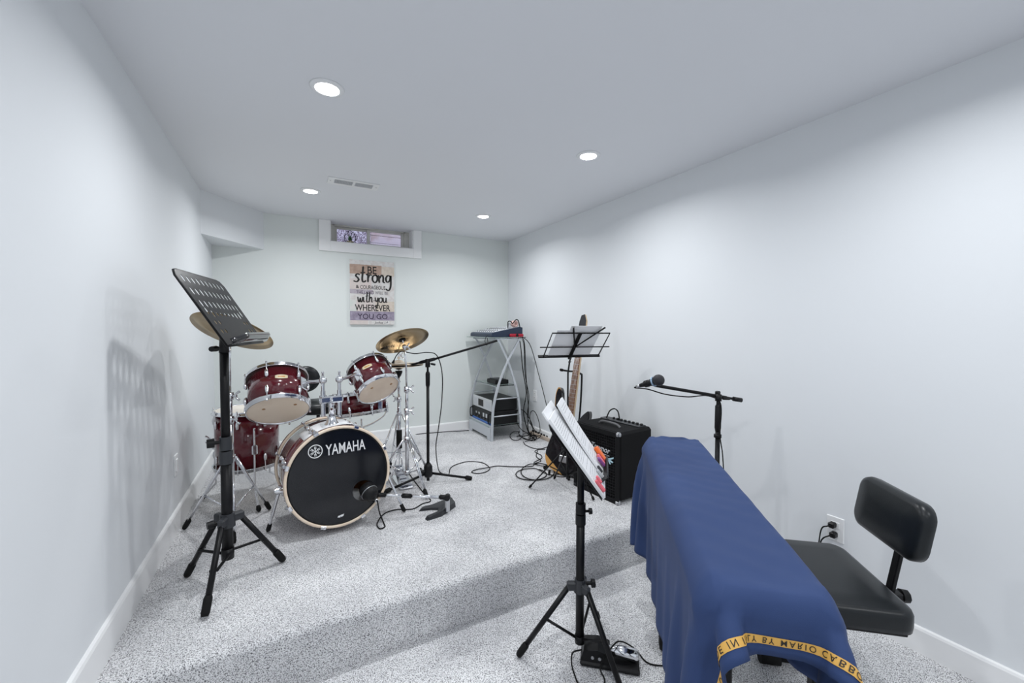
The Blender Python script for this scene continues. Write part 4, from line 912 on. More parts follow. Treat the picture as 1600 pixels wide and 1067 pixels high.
# ================================================================== BASS GUITAR ON ITS STAND
gB, gH = atd(880, 741, 3.10), atd(914, 492, 3.20); ga = (gH-gB); gl = ga.length; ga.normalize()
gN = V((-.93, -.40, .1)); gN = (gN-ga*gN.dot(ga)).normalized(); gW = ga.cross(gN)     # right seen from the front
def gp(x, y, z=0): return gB+gW*x+ga*y+gN*z
t = thing('bass_guitar', 'black bass guitar with natural wood edge leaning on a floor stand', 'guitar', gB)
bo = [(0, 0), (.09, .008), (.15, .06), (.168, .14), (.135, .225), (.118, .29), (.135, .37), (.160, .45), (.150, .50), (.115, .475), (.075, .42), (.035, .405), (-.035, .42), (-.06, .45), (-.085, .53), (-.105, .62), (-.135, .64), (-.150, .58), (-.138, .45), (-.122, .33), (-.155, .20), (-.168, .12), (-.13, .035)]
bs = [(p.x, p.y) for p in smooth([V((x, y, 0)) for x, y in bo], 4, True)]
MB().prism(bs, gp(0, 0, -.022), gW, ga, .040).build('body', M_gloss, t)
MB().prism([(x*1.004, y-.001) for x, y in bs if y < .13 and x < .015], gp(0, 0, -.0225), gW, ga, .0455).build('natural_end', M_natural, t)
MB().prism([(x*1.004, y) for x, y in bs if y > .47 and x < -.10], gp(0, 0, -.0215), gW, ga, .041).build('natural_horn', M_natural, t)
top = [(x*.97+.003, y) for x, y in bs if y > .055]
MB().prism([(x*.965, .055+(y-.055)*.985) for x, y in bs if y > .058], gp(0, 0, .0185), gW, ga, .004).build('black_top', M_gloss, t)
MB().prism(bs, gp(0, .0, -.0245), gW, ga, .0015).build('back_plate', M_gloss, t)
nk = [(-.031, .36), (.031, .36), (.021, .98), (-.021, .98)]
MB().prism(nk, gp(0, 0, .0), gW, ga, .022).build('neck', M_neck, t)
fbd = MB().prism([(-.031, .33), (.031, .33), (.021, .98), (-.021, .98)], gp(0, 0, .0225), gW, ga, .006).build('fingerboard', M_rose, t)
for i in range(20):
    y = .98-.62*(1-2**(-i/12))/(1-2**(-20/12)) if i else .98
    hw = .021+(.98-y)/.65*.010; MB().box(gp(0, y, .029), (hw*2, .0022, .0016), [gW, ga, gN]).build('fret', M_steel, fbd)
hs_ = [(-.021, .98), (.021, .98), (.034, 1.01), (.032, gl-.05), (.012, gl), (-.018, gl-.01), (-.030, gl-.06), (-.034, 1.01)]
MB().prism(hs_, gp(0, 0, .002), gW, ga, .016).build('headstock', M_neck, t)
MB().prism([(x*.93-.001, y) for x, y in hs_], gp(0, .002, .0185), gW, ga, .002).build('headstock_veneer', M_dgrey, t)
for i in range(4):
    sd_ = 1 if i % 2 else -1; y = 1.02+.05*(i//2)*1.4+.01*(i % 2)
    pg = MB().cyl(gp(.02*sd_, y, .018), gp(.02*sd_, y, .03), .007, n=10).cyl(gp(.03*sd_, y, .008), gp(.062*sd_, y, .006), .0035, n=8).box(gp(.066*sd_, y, .006), (.012, .022, .006), [gW, ga, gN], .002)
    pg.build('tuning_peg', M_steel, t, weld=False)
    MB().cyl(gp((-.012+.008*i), .98, .031), gp((-.022+.0147*i), .12, .034), .0009, n=5).build('string', M_steel, t)
MB().box(gp(0, .115, .028), (.075, .05, .014), [gW, ga, gN], .003).build('bridge', M_steel, t)
for y in (.20, .29): MB().box(gp(0, y, .0265), (.085, .028, .010), [gW, ga, gN], .004).build('pickup', M_blackm, t)
for x, y in ((.08, .16), (.10, .12), (.105, .07)): MB().cyl(gp(x, y, .0225), gp(x, y, .036), .009, n=12).build('control_knob', M_blackm, t)
gs = V((gB.x+.045, gB.y+.03, 0))
t = thing('guitar_stand', 'black tubular guitar stand holding the bass upright by its neck', 'guitar stand', (gs.x, gs.y, HS))
up0 = atd(905, 655, 3.28); up1 = atd(909, 592, 3.28); yk = gp(0, (up1.z-gB.z)/ga.z+.05)
bk_ = gs+V((.08, .03, 0))
MB().tube(smooth([(bk_.x, bk_.y, HS+.12), up0, up1, atd(907, 584, 3.27), atd(900, 580.5, 3.23), atd(890, 580, 3.16), atd(877, 578, 3.10)], 5), .0075, 10).build('neck_support', M_black, t)
MB().tube([atd(879, 578.3, 3.11), atd(876, 577.8, 3.095)], .011, 10).build('foam_tip', M_rubber, t)
for sgn in (-1, 1):
    a = gp(.085*sgn, -.022, -.05); b = gp(.085*sgn, -.024, .05); c = gp(.085*sgn, .015, .062)
    MB().tube(smooth([V((bk_.x, bk_.y, HS+.13)), a, b, c], 5), .009, 10).build('cradle_arm', M_rubber, t)
for d in (V((-.75, .45, 0)), V((-.35, -.8, 0)), V((.75, .35, 0))):
    d.normalize(); ln_ = .22 if d.x < 0 else .14; leg(t, V((bk_.x, bk_.y, HS+.14)), V((bk_.x, bk_.y, HS))+d*ln_, .009, M_black, .04, .013)

# ================================================================== GUITAR AMPLIFIER
aF0, aF1 = V((1.757, 2.312, HS)), V((1.795, 1.908, HS)); au = (aF1-aF0).normalized(); an = V((au.y, -au.x, 0))   # au: along the front, an: outward
AW, AD, AH = (aF1-aF0).length, .330, .453
t = thing('bass_amplifier', 'black carpet-covered combo amplifier with metal grille beside the draped keyboard', 'amplifier', aF0+au*AW/2-an*AD/2)
def aq(x, y, z): return aF0+au*x-an*y+uz*z           # x along front, y into the cabinet
ax_ = [au, -an, uz]
MB().box(aq(AW/2, AD/2+.006, AH/2+.008), (AW, AD-.012, AH-.016), ax_, .016).build('cabinet', M_tolex, t)
MB().mesh2d(curve2d([[(0, 0), (AW, 0), (AW, AH), (0, AH)], [(.028, .03), (AW-.028, .03), (AW-.028, AH-.03), (.028, AH-.03)]], .012), aq(0, .006, 0), au, uz).build('baffle_frame', M_tolex, t)
gr = MB(); nx, nz = 18, 22
for i in range(nx+1): gr.box(aq(.028+(AW-.056)*i/nx, .008, AH/2), (.005, .004, AH-.06), ax_)
for i in range(nz+1): gr.box(aq(AW/2, .0065, .03+(AH-.06)*i/nz), (AW-.056, .004, .005), ax_)
gr.build('grille', M_black, t, weld=False)
MB().box(aq(AW/2, .030, AH/2), (AW-.05, .004, AH-.055), ax_).build('speaker_cloth', M_ink, t)
lt = MB().mesh2d(text2d('Traynor', w=.165, h=.050, bold=.012, shear=.25), aq(AW*.63, -.002, AH*.715), (au-uz*.06).normalized(), (uz+au*.06).normalized()); lt.box(aq(AW*.63, .0005, AH*.655), (.15, .002, .004), [(au-uz*.06).normalized(), -an, uz]); lt.build('name_badge', mat('badge silver', (.75, .77, .80), .3, .6), t, weld=False)
kf = MB()
for k in range(3): kf.prism([(0, -.006), (.045-.008*k, -.008), (.05-.008*k, 0), (.0, .006)], aq(AW*.80, -.001, AH*.60), (au*math.cos(.5-k*.7)+uz*math.sin(.5-k*.7)), (uz*math.cos(.5-k*.7)-au*math.sin(.5-k*.7)), .003)
kf.build('badge_emblem', mat('pale blue badge', (.45, .66, .75), .4), t, weld=False)
for x in (.012, AW-.012):
    for z in (.012, AH-.012): MB().box(aq(x, .012, z), (.030, .030, .030), ax_, .008).build('corner_cap', M_dgrey if x < .1 else M_steel, t)
MB().tube(smooth([aq(AW*.30, AD*.38, AH), aq(AW*.36, AD*.38, AH+.016), aq(AW*.5, AD*.38, AH+.019), aq(AW*.68, AD*.38, AH+.016), aq(AW*.76, AD*.38, AH)], 5), .009, 8).build('strap_handle', mat('grey strap', (.12, .12, .125), .6), t)
MB().box(aq(AW*.5, AD*.80, AH+.004), (AW*.86, .07, .012), ax_, .003).build('control_panel', M_dgrey, t)
for i in range(8): MB().cyl(aq(AW*(.30+.085*i), AD*.82, AH+.009), aq(AW*(.30+.085*i), AD*.82, AH+.021), .010, .009, n=10).build('control_knob', M_blackm, t)
cable('patch_lead', [atz(948, 652, .672), atz(949, 652, .69)+V((0, 0, .012)), atd(953, 641.5, 2.93), atd(960, 638.5, 2.91), atd(965.5, 643, 2.89), atz(967.5, 656, .675)+V((0, 0, .015)), atz(967.5, 656, .674)], 'short black lead arching out of the top of the amplifier', .0045)

# ================================================================== FOREGROUND MUSIC STAND WITH BOOK
sp_ = V((1.0, 1.27, 0))
t = thing('music_stand', 'black tripod music stand with open music pages beside the keyboard', 'music stand', (sp_.x, sp_.y, 0))
zh, zb = zon(sp_, 912), zon(sp_, 1003); zc0, zc1 = zon(sp_, 815), zon(sp_, 790)
MB().cyl((sp_.x, sp_.y, zb), (sp_.x, sp_.y, zc0), .0165, n=20).build('lower_tube', M_black, t)
MB().cyl((sp_.x, sp_.y, zc0), (sp_.x, sp_.y, .80), .0135, n=20).build('upper_tube', M_black, t)
MB().cyl((sp_.x, sp_.y, zc0-.01), (sp_.x, sp_.y, (zc0+zc1)/2-.002), .020, n=20).cyl((sp_.x, sp_.y, (zc0+zc1)/2+.003), (sp_.x, sp_.y, zc1+.01), .0195, n=20).build('height_clamp', M_blackm, t, weld=False)
knob(t, (sp_.x+.014, sp_.y-.012, (zc0+zc1)/2+.012), (.9, -.45, 0), .013, .012, M_blackm, .014)
FE = [L(810, 1028), V((1.013, 1.024, 0)), V((1.206, 1.404, 0))]
hub = MB().cyl((sp_.x, sp_.y, zh-.03), (sp_.x, sp_.y, zh+.02), .025, .021, n=20)
for f in FE:
    d = V((f.x-sp_.x, f.y-sp_.y, 0)).normalized(); hub.box(sp_+d*.032+V((0, 0, zh-.008)), (.04, .024, .034), [d, V((-d.y, d.x, 0)), uz], .005)
hub.build('leg_hub', M_dgrey, t, weld=False); knob(t, (sp_.x+.02, sp_.y-.014, zh+.004), (.9, -.45, 0), .017, .014, M_blackm, .02)
for f in FE:
    d = V((f.x-sp_.x, f.y-sp_.y, 0)).normalized(); a = V((sp_.x, sp_.y, zh-.012))+d*.045
    leg(t, a, V((f.x, f.y, 0)), .0105, M_black, .06, .014)
    MB().cyl(a+(V((f.x, f.y, 0))-a)*.45, V((sp_.x, sp_.y, zb+.02))+d*.016, .0055, n=8).build('brace', M_black, t)
collar(t, sp_, zb, zb+.03, .0195, M_black, 'brace_collar')
KY, KT, KW, KH = math.radians(49.12), math.radians(37.4), .35, .33
ku = V((math.cos(KY), math.sin(KY), 0)); kn = V((math.sin(KY), -math.cos(KY), 0)); kv = uz*math.cos(KT)-kn*math.sin(KT); kN = ku.cross(kv); kB = V((.974, 1.104, .717))
def kq(x, y, z=0): return kB+ku*x+kv*y+kN*z
oo = [(-.01, -.002), (KW+.07, -.002), (KW+.07, KH-.03), (KW+.05, KH-.015), (.02, KH-.015), (-.01, KH-.03)]
hl_ = [ell(.04+i*.048, y, .008, .015, 10) for y in (.28, .22) for i in range(8)]
MB().mesh2d(curve2d([oo]+hl_, .003), kq(0, 0, -.012), ku, kv).build('desk_plate', M_black, t)
MB().box(kq(.24, .018, .012), (.28, .003, .045), [ku, kv, kN], .001).box(kq(.24, .022, .033), (.28, .010, .003), [ku, kv, kN], .001).build('sheet_ledge', M_black, t, weld=False)
jb = kq(KW*.5, .10, -.018)
MB().box(jb, (.09, .06, .014), [ku, kv, kN], .003).build('desk_bracket', M_dgrey, t); MB().tube([(sp_.x, sp_.y, .78), (sp_.x, sp_.y, .815), jb-kN*.004], [.0155, .015, .012], 12).build('tilt_joint', M_black, t)
for y_, l_ in ((.305, .18), (.25, .20)):                # page arms sticking out behind
    MB().tube([kq(.26, y_, -.016), kq(.34, y_+.03, -.03), kq(.26+l_, y_+.05, -.05)], .0042, 8).build('page_arm', M_steel, t)
sheet(kq(.0, -.004, -.008), ku, kv, .185, .335, .010, 'music_book', 'near half of the white music pages on the foreground stand', 'pages on the foreground stand', 26, .006, 3)
sheet(kq(.165, .022, .004), ku, kv, .175, .322, .009, 'music_book', 'far half of the white music pages on the foreground stand', 'pages on the foreground stand', 22, .022, 5)
sheet(kq(.02, .02, -.020), ku, kv, .26, .345, .006, 'music_book', 'loose white pages behind the open music on the foreground stand', 'pages on the foreground stand', 0, .012, 8)
for i, (x, y, m, s, nm, lb) in enumerate(((.225, .050, M_purple, (.018, .045, .012), 'marker', 'dark violet marker resting in the music stand ledge'), (.25, .052, M_pink, (.018, .05, .012), 'marker', 'pink marker resting in the music stand ledge'), (.275, .05, M_redp, (.015, .046, .012), 'marker', 'red marker resting in the music stand ledge'), (.318, .058, M_orange, (.045, .065, .016), 'snack_packet', 'orange packet resting in the music stand ledge'))):
    o = MB().box(kq(x, y, .024), s, [(ku*.97+kv*.24*(-1)**i).normalized(), (kv*.97-ku*.24*(-1)**i).normalized(), kN], .004)
    tag(o.build(nm, m), lb, 'marker' if nm == 'marker' else 'packet')
for lb, x, y, m in (('pink clip on the lower edge of the music pages', .02, .035, M_pink), ('grey clip on the lower corner of the music pages', .145, .03, M_panel)):
    tc_ = thing('page_clip', lb, 'clip', kq(x, y, .004)); MB().box(kq(x, y, .009), (.016, .05, .012), [ku, kv, kN], .003).build('jaw', m, tc_); MB().box(kq(x, y+.02, .018), (.012, .03, .010), [ku, kv, kN], .003).build('lever', M_pink if m is M_pink else M_dgrey, tc_)

# ================================================================== SUSTAIN PEDAL
q0, q1 = L(906, 1041), L(1000, 1059); pu = (q1-q0).normalized(); pv = V((-pu.y, pu.x, 0)); PL = (q1-q0).length; PWd = .10
t = thing('sustain_pedal', 'black sustain pedal with chrome lever on the carpet under the keyboard', 'pedal', (q0+q1)/2+pv*PWd/2)
def pq(x, y, z=0): return V((q0.x, q0.y, 0))+pu*x+pv*y+uz*z
MB().box(pq(PL/2, PWd/2, .010), (PL, PWd, .020), [pu, pv, uz], .006).build('base', M_blackm, t)
MB().prism([(0, .02), (PL*.52, .02), (PL*.50, .055), (PL*.30, .068), (PL*.06, .06)], pq(0, PWd*.93, 0), pu, uz, PWd*.86).build('housing', M_blackm, t)
MB().tube([pq(PL*.45, PWd*.5, .048), pq(PL*.7, PWd*.5, .050), pq(PL*.93, PWd*.5, .044), pq(PL*.99, PWd*.5, .040)], [.016, .021, .023, .012], 14).build('lever', M_chrome, t)
for x in (.08, .2): MB().cyl(pq(PL*x+.03, PWd*.06, .04), pq(PL*x+.03, PWd*.02, .04), .006, n=10).build('screw', M_steel, t)
cable('pedal_cable', [pq(.01, PWd*.5, .03), pq(-.03, PWd*.45, .015), L(893, 1035, .004), L(898, 1055, .004), L(908, 1075, .004), L(930, 1090, .004)], 'thin black cable curling from the sustain pedal', .003)
cable('floor_cable', [L(930, 1100, .004), L(945, 1066, .01), pq(PL*.35, -.02, .03), pq(PL*.55, PWd*.3, .08), pq(PL*.7, PWd*.9, .06), pq(PL*.95, PWd*1.25, .012), L(1015, 1037, .004), L(1060, 1040, .004)], 'thin black wire passing over the sustain pedal', .0028)

# ================================================================== KEYBOARD, ITS STAND AND THE CLOTH
kc = V((1.2065, .8955, 0)); KA = math.radians(48.9)
cu_ = V((math.cos(KA), math.sin(KA), 0)); cw_ = V((math.sin(KA), -math.cos(KA), 0)); HL, HWd, KZ = .600, .125, .792
def cq(s, t_, z): return kc+cu_*s+cw_*t_+uz*z
kax = [cu_, cw_, uz]
t = thing('digital_piano', 'digital piano hidden under the navy cloth', 'keyboard', cq(0, 0, .66))
MB().box(cq(0, 0, .710), (HL*2-.05, HWd*2-.03, .10), kax, .012).build('body', M_blackm, t)
MB().box(cq(0, -.06, .763), (HL*2-.12, .09, .026), kax, .008).build('control_section', M_blackm, t)
kw = MB()
for i in range(52): kw.box(cq(-HL+.035+i*.0217, .045, .766), (.0205, .135, .012), kax)
kw.build('white_keys', M_white, t, weld=False)
t = thing('keyboard_stand', 'black square-tube keyboard stand below the draped cloth', 'keyboard stand', cq(0, 0, 0))
for s in (-.28, .28):
    lg_ = MB().box(cq(s, 0, .345), (.045, .045, .57), kax, .004).build('upright', M_black, t); MB().cyl(cq(s-.023, 0, .40), cq(s-.026, 0, .40), .009, n=12).build('adjuster_hole', M_ink, lg_)
    MB().box(cq(s, 0, .042), (.045, .14, .04), kax, .004).build('foot_bar', M_black, t)
    for e in (-.07, .07): MB().box(cq(s, e, .030), (.052, .03, .060), kax, .008).build('rubber_foot', M_rubber, t)
    MB().box(cq(s, 0, .640), (.04, .22, .036), kax, .004).build('top_bar', M_black, t)
MB().box(cq(0, 0, .30), (.54, .035, .035), kax, .004).build('cross_bar', M_black, t)

def simulate_cloth():
    h = .026; s0, s1, t0, t1 = -(HL+.097), HL+.15, -(HWd+.43), HWd+.28
    ns, nt_ = int((s1-s0)/h)+1, int((t1-t0)/h)+1
    s = np.linspace(s0, s1, ns); tt = np.linspace(t0, t1, nt_); hs, ht = s[1]-s[0], tt[1]-tt[0]
    rng = np.random.RandomState(4)
    X = np.zeros((ns, nt_, 3)); X[..., 0] = s[:, None]; X[..., 1] = tt[None, :]; X[..., 2] = KZ+.0045+rng.rand(ns, nt_)*.0015
    pin = (np.abs(s)[:, None] < HL-.01) & (np.abs(tt)[None, :] < HWd-.012); PX = X.copy(); P = X.copy(); half = np.array([HL+.004, HWd+.004, .13]); cen = np.array([0, 0, KZ-.13]); rad = .014; thick = .004
    cons = []
    def addc(a, b, rest, k): cons.append((a, b, rest, k))
    sl = slice
    for p in (0, 1):
        n_ = len(range(p, ns-1, 2)); addc((sl(p, p+2*n_, 2), sl(None)), (sl(p+1, p+1+2*n_, 2), sl(None)), hs, 1.)
        n_ = len(range(p, nt_-1, 2)); addc((sl(None), sl(p, p+2*n_, 2)), (sl(None), sl(p+1, p+1+2*n_, 2)), ht, 1.)
    dg = math.hypot(hs, ht)
    for p in (0, 1):
        n_ = len(range(p, ns-1, 2)); addc((sl(p, p+2*n_, 2), sl(0, nt_-1)), (sl(p+1, p+1+2*n_, 2), sl(1, nt_)), dg, .35); addc((sl(p, p+2*n_, 2), sl(1, nt_)), (sl(p+1, p+1+2*n_, 2), sl(0, nt_-1)), dg, .35)
    for p in range(4):
        n_ = len(range(p, ns-2, 4)); addc((sl(p, p+4*n_, 4), sl(None)), (sl(p+2, p+2+4*n_, 4), sl(None)), 2*hs, .22)
        n_ = len(range(p, nt_-2, 4)); addc((sl(None), sl(p, p+4*n_, 4)), (sl(None), sl(p+2, p+2+4*n_, 4)), 2*ht, .22)
    def lim(a, n_): return a
    dt2 = (1/60.)**2
    c48, s48 = math.cos(KA), math.sin(KA)
    for step in range(330):
        vel = (X-P)*.975; P = X.copy(); X = X+vel; X[..., 2] -= 9.8*dt2*.8
        for it in range(9):
            for a, b, rest, k in cons:
                A, B = X[a], X[b]; m0, m1 = min(A.shape[0], B.shape[0]), min(A.shape[1], B.shape[1]); A, B = A[:m0, :m1], B[:m0, :m1]
                d = B-A; l = np.sqrt((d*d).sum(-1, keepdims=True))+1e-9; c = d*((l-rest)/l*(.5*k)); A += c; B -= c
            X[pin] = PX[pin]
        q = np.abs(X-cen)-(half-rad); o = np.maximum(q, 0); ol = np.sqrt((o*o).sum(-1)); ins = np.minimum(q.max(-1), 0); sdf = ol+ins-rad
        hit = sdf < thick
        if hit.any():
            sg = np.sign(X-cen); gr_ = np.where(ol[..., None] > 1e-6, o/(ol[..., None]+1e-9), (q == q.max(-1, keepdims=True)).astype(float))*sg
            X = np.where(hit[..., None], X+gr_*(thick-sdf)[..., None], X)
            P = np.where(hit[..., None], X-(X-P)*.25, P)
        wy = kc.y+X[..., 0]*s48-X[..., 1]*c48
        fl = np.where(wy > YS-.03, HS, 0)+.006
        low = X[..., 2] < fl
        X[..., 2] = np.maximum(X[..., 2], fl); P = np.where(low[..., None], X-(X-P)*.3, P)
    return X, s, tt
CX3, cs_, ct_ = simulate_cloth()
def upsample(A):                                     # Catmull-Rom doubling along axis 0
    p = np.concatenate([2*A[:1]-A[1:2], A, 2*A[-1:]-A[-2:-1]]); mid = (-p[:-3]+9*p[1:-2]+9*p[2:-1]-p[3:])/16
    out = np.empty((2*A.shape[0]-1,)+A.shape[1:]); out[::2] = A; out[1::2] = mid; return out
CF = np.swapaxes(upsample(np.swapaxes(upsample(CX3), 0, 1)), 0, 1)
_s, _t = CF[..., 0], CF[..., 1]; _top = np.clip((CF[..., 2]-KZ+.012)/.012, 0, 1)      # shallow creases on the flat top
CF[..., 2] += _top*(.0011*np.sin(_s*75+4*np.sin(_t*14)+2*np.sin(_s*9))+.0016*np.sin(_s*23-_t*31+1.5*np.sin(_t*17))+.0022)
W3 = np.empty_like(CF); W3[..., 0] = kc.x+CF[..., 0]*cu_.x+CF[..., 1]*cw_.x; W3[..., 1] = kc.y+CF[..., 0]*cu_.y+CF[..., 1]*cw_.y; W3[..., 2] = CF[..., 2]
ns_, nt2 = W3.shape[:2]
gs_, gt_ = np.gradient(W3, axis=0), np.gradient(W3, axis=1); NR = np.cross(gt_, gs_); NR /= np.linalg.norm(NR, axis=-1, keepdims=True)+1e-9
if NR[ns_//2, int(nt2*.62), 2] < 0: NR = -NR
m_ = MB(); m_.add([tuple(p) for p in W3.reshape(-1, 3)], [(i*nt2+j, i*nt2+j+1, (i+1)*nt2+j+1, (i+1)*nt2+j) for i in range(ns_-1) for j in range(nt2-1)], True)
ct = thing('cloth', 'navy blue suiting cloth with gold lettered selvage draped over the keyboard', 'cloth', (kc.x, kc.y, .4))
fab = m_.build('fabric', M_navy, ct, fix=False, weld=False); md = fab.modifiers.new('thick', 'SOLIDIFY'); md.thickness = .0016; md.offset = 0
def cloth_at(s, t_, off):
    i = min(max((s-cs_[0])/(cs_[-1]-cs_[0])*(ns_-1), 0), ns_-1.001); j = min(max((t_-ct_[0])/(ct_[-1]-ct_[0])*(nt2-1), 0), nt2-1.001)
    a, b = int(i), int(j); u, v = i-a, j-b; f = lambda A: (A[a, b]*(1-u)*(1-v)+A[a+1, b]*u*(1-v)+A[a, b+1]*(1-u)*v+A[a+1, b+1]*u*v)
    return V(f(W3)+f(NR)*off)
b0, b1 = cs_[0]+.022, cs_[0]+.038; m_ = MB(); n_ = nt2
vs = []
for j in range(n_):
    tj = ct_[0]+(ct_[-1]-ct_[0])*j/(n_-1); vs += [cloth_at(b0, tj, .0022), cloth_at((b0+b1)/2, tj, .0024), cloth_at(b1, tj, .0022)]
m_.add(vs, [(3*j+k, 3*j+k+1, 3*j+k+4, 3*j+k+3) for j in range(n_-1) for k in range(2)], True)
band = m_.build('gold_selvage', M_gold, ct, fix=False)
d = text2d('MADE IN ITALY BY MARIO CABBO  '.strip(), h=.0115, bold=.004, space=1.35)
tx0, tx1 = min(p[0] for p in d[0]), max(p[0] for p in d[0]); tw = tx1-tx0+.03; t_ = ct_[0]+.03
m_ = MB()
while t_+tw < ct_[-1]:
    m_.add([cloth_at((b0+b1)/2-p[1], t_+p[0]-tx0, .0032) for p in d[0]], d[1]); t_ += tw
m_.build('selvage_lettering', M_ink, ct, fix=False)

# ================================================================== KEYBOARD BENCH WITH BACKREST
e0_, e1_ = atz(1444, 963, .5), atz(1312, 847, .5); bu_ = (e1_-e0_); bu_.z = 0; BLn = bu_.length; bu_.normalize(); bw_ = V((-bu_.y, bu_.x, 0))     # bw_: toward the keyboard
if bw_.dot(kc-e0_) < 0: bw_ = -bw_
BDp = .33; bcn = V((e0_.x, e0_.y, 0))+bu_*BLn/2+bw_*BDp/2
t = thing('keyboard_bench', 'black padded bench with a small backrest beside the draped keyboard', 'chair', bcn)
def pad(parent, name, c, u, v, w_, h_, th, r, m):    # cushion: rounded slab with soft edges, u x v = thickness direction
    u, v = V(u).normalized(), V(v).normalized(); n = u.cross(v); vs = []; rings = [(-th/2, -.012), (-th/2+.006, -.002), (-th/2+.02, 0), (th/2-.018, 0), (th/2-.006, -.005), (th/2, -.018), (th/2+.004, -.07)]
    K = 0
    for z, ins in rings:
        rr = rrect(w_+2*ins, h_+2*ins, max(r+ins, .012), 6); K = len(rr); vs += [c+u*x+v*y+n*z for x, y in rr]
    fs = [(i*K+k, i*K+(k+1) % K, (i+1)*K+(k+1) % K, (i+1)*K+k) for i in range(len(rings)-1) for k in range(K)]
    mm = MB().add(vs, fs, True); mm.add(vs, [list(range(K))[::-1], list(range((len(rings)-1)*K, len(rings)*K))], True)
    return mm.build(name, m, parent)
pad(t, 'seat', bcn+uz*.465, bu_, (uz.cross(bu_)), BLn, BDp, .07, .05, M_leather)
MB().box(bcn+uz*.421, (BLn*.86, BDp*.90, .018), [bu_, bw_, uz], .003).build('seat_plate', M_black, t)
br0 = V((e0_.x, e0_.y, 0))+bu_*(BLn*.5+.02)-bw_*.05
bkc = br0+uz*.692; tn = (bw_*.985+uz*.17).normalized(); bvv = tn.cross(bu_)
if bvv.z < 0: bvv = -bvv
pad(t, 'backrest', bkc, bu_ if bu_.cross(bvv).dot(tn) > 0 else -bu_, bvv, .312, .185, .046, .05, M_leather)
MB().tube([bkc-tn*.03+bvv*.06, bkc-tn*.04, br0+uz*.56-bw_*.005, br0+uz*.40+bw_*.01], .001, 4)
MB().box((bkc-tn*.045+br0+uz*.40)/2, (.030, .014, .40), [bu_, tn, bvv], .003).build('backrest_post', M_black, t)
MB().box(bkc-tn*.034, (.10, .10, .014), [bu_, bvv, tn], .004).build('backrest_plate', M_black, t)
MB().box(br0+uz*.425+bw_*.03, (.05, .12, .035), [bu_, bw_, uz], .004).build('post_socket', M_black, t)
knob(t, br0+uz*.425-bw_*.02, -bw_, .022, .02, M_blackm, .015)
fr = max(0.0, (kc+cw_*.30-bcn).dot(bw_))             # front end of the floor bars
for s in (-.19, .19):
    c = bcn+bu_*s
    MB().box(c+uz*.036+bw_*(fr-.13), (.034, .26, .032), [bu_, bw_, uz], .004).build('foot_bar', M_black, t)
    for e in (fr-.03, fr-.24): MB().cyl(c+uz*.028+bw_*(e-.035), c+uz*.028+bw_*(e+.035), .028, n=18).build('rubber_foot', M_rubber, t)
    for e in (fr-.015,):
        lg_ = MB().box(c+uz*.235+bw_*e, (.036, .036, .37), [bu_, bw_, uz], .003).build('upright', M_black, t)
        MB().cyl(c+uz*.30+bw_*e-bu_*.018, c+uz*.30+bw_*e-bu_*.026, .010, n=12).build('bolt', M_blackm, lg_)
MB().cyl(bcn+bu_*.19+uz*.24+bw_*(fr-.015), bcn-bu_*.19+uz*.24+bw_*(fr-.015), .012, n=12).build('cross_tube', M_black, t)

# ================================================================== BOOM STAND WITH VOCAL MICROPHONE BY THE RIGHT WALL
vp = atd(1122, 640, 2.08); vp = V((vp.x, vp.y, 0)); vd = 2.08
t = thing('boom_stand', 'short black boom stand by the right wall carrying the vocal microphone', 'microphone stand', (vp.x, vp.y, 0), 'black microphone stands')
zt, z1, z2, z3 = zon(vp, 619), zon(vp, 650), zon(vp, 668), zon(vp, 681)
MB().cyl((vp.x, vp.y, .05), (vp.x, vp.y, z2), .0115, n=16).build('lower_tube', M_black, t)
MB().tube([(vp.x, vp.y, z2-.02), (vp.x, vp.y, z2), (vp.x, vp.y, z1+.05), (vp.x, vp.y, z1+.06)], [.012, .0155, .0145, .009], 16).build('height_clutch', M_blackm, t)
MB().cyl((vp.x, vp.y, z1), (vp.x, vp.y, zt+.01), .009, n=14).build('upper_tube', M_black, t)
MB().cyl((vp.x, vp.y, z3-.008), (vp.x, vp.y, z3+.008), .018, n=14).build('cable_clip', M_blackm, t)
MB().cyl((vp.x, vp.y, .06), (vp.x, vp.y, .14), .028, .018, n=16).build('leg_hub', M_blackm, t)
for a in (100, 220, 340):
    a = math.radians(a); leg(t, (vp.x+.015*math.cos(a), vp.y+.015*math.sin(a), .10), (vp.x+.25*math.cos(a), vp.y+.25*math.sin(a), 0), .008, M_black, .04, .014)
g0, g1 = atd(1035, 604, vd-.02), atd(1157, 625, vd+.02); gd = (g1-g0).normalized(); gj = g0+gd*((vp-g0).dot(gd)-((g0.z)*0)) if False else g0+(g1-g0)*.72
MB().cyl(g0-gd*.04, gj+gd*.04, .0085, n=14).cyl(gj+gd*.02, g1, .0065, n=12).build('boom_arm', M_black, t, weld=False)
MB().cyl(g1-gd*.04, g1+gd*.005, .0115, n=14).build('counterweight', M_blackm, t)
MB().cyl((vp.x, vp.y, zt-.025), (gj.x*.3+vp.x*.7, gj.y*.3+vp.y*.7, gj.z+.012), .0155, n=14).build('swivel', M_blackm, t)
MB().box(gj+V((-.01, 0, .018)), (.024, .02, .02), AX, .004).build('boom_clamp', M_blackm, t); knob(t, (vp.x+.008, vp.y-.008, zt-.012), (.9, -.4, -.05), .006, .035, M_black, .012)
v0, v1 = atd(1000, 602.5, vd-.0), atd(1029, 594, vd-.07); vx = (v1-v0).normalized()
t = thing('vocal_microphone', 'black vocal microphone with a blue ring on the boom stand by the right wall', 'microphone', v1)
MB().tube([v0, v0+vx*.01, v1-vx*.06, v1-vx*.03], [.009, .0105, .015, .019], 18).build('handle', M_blackm, t)
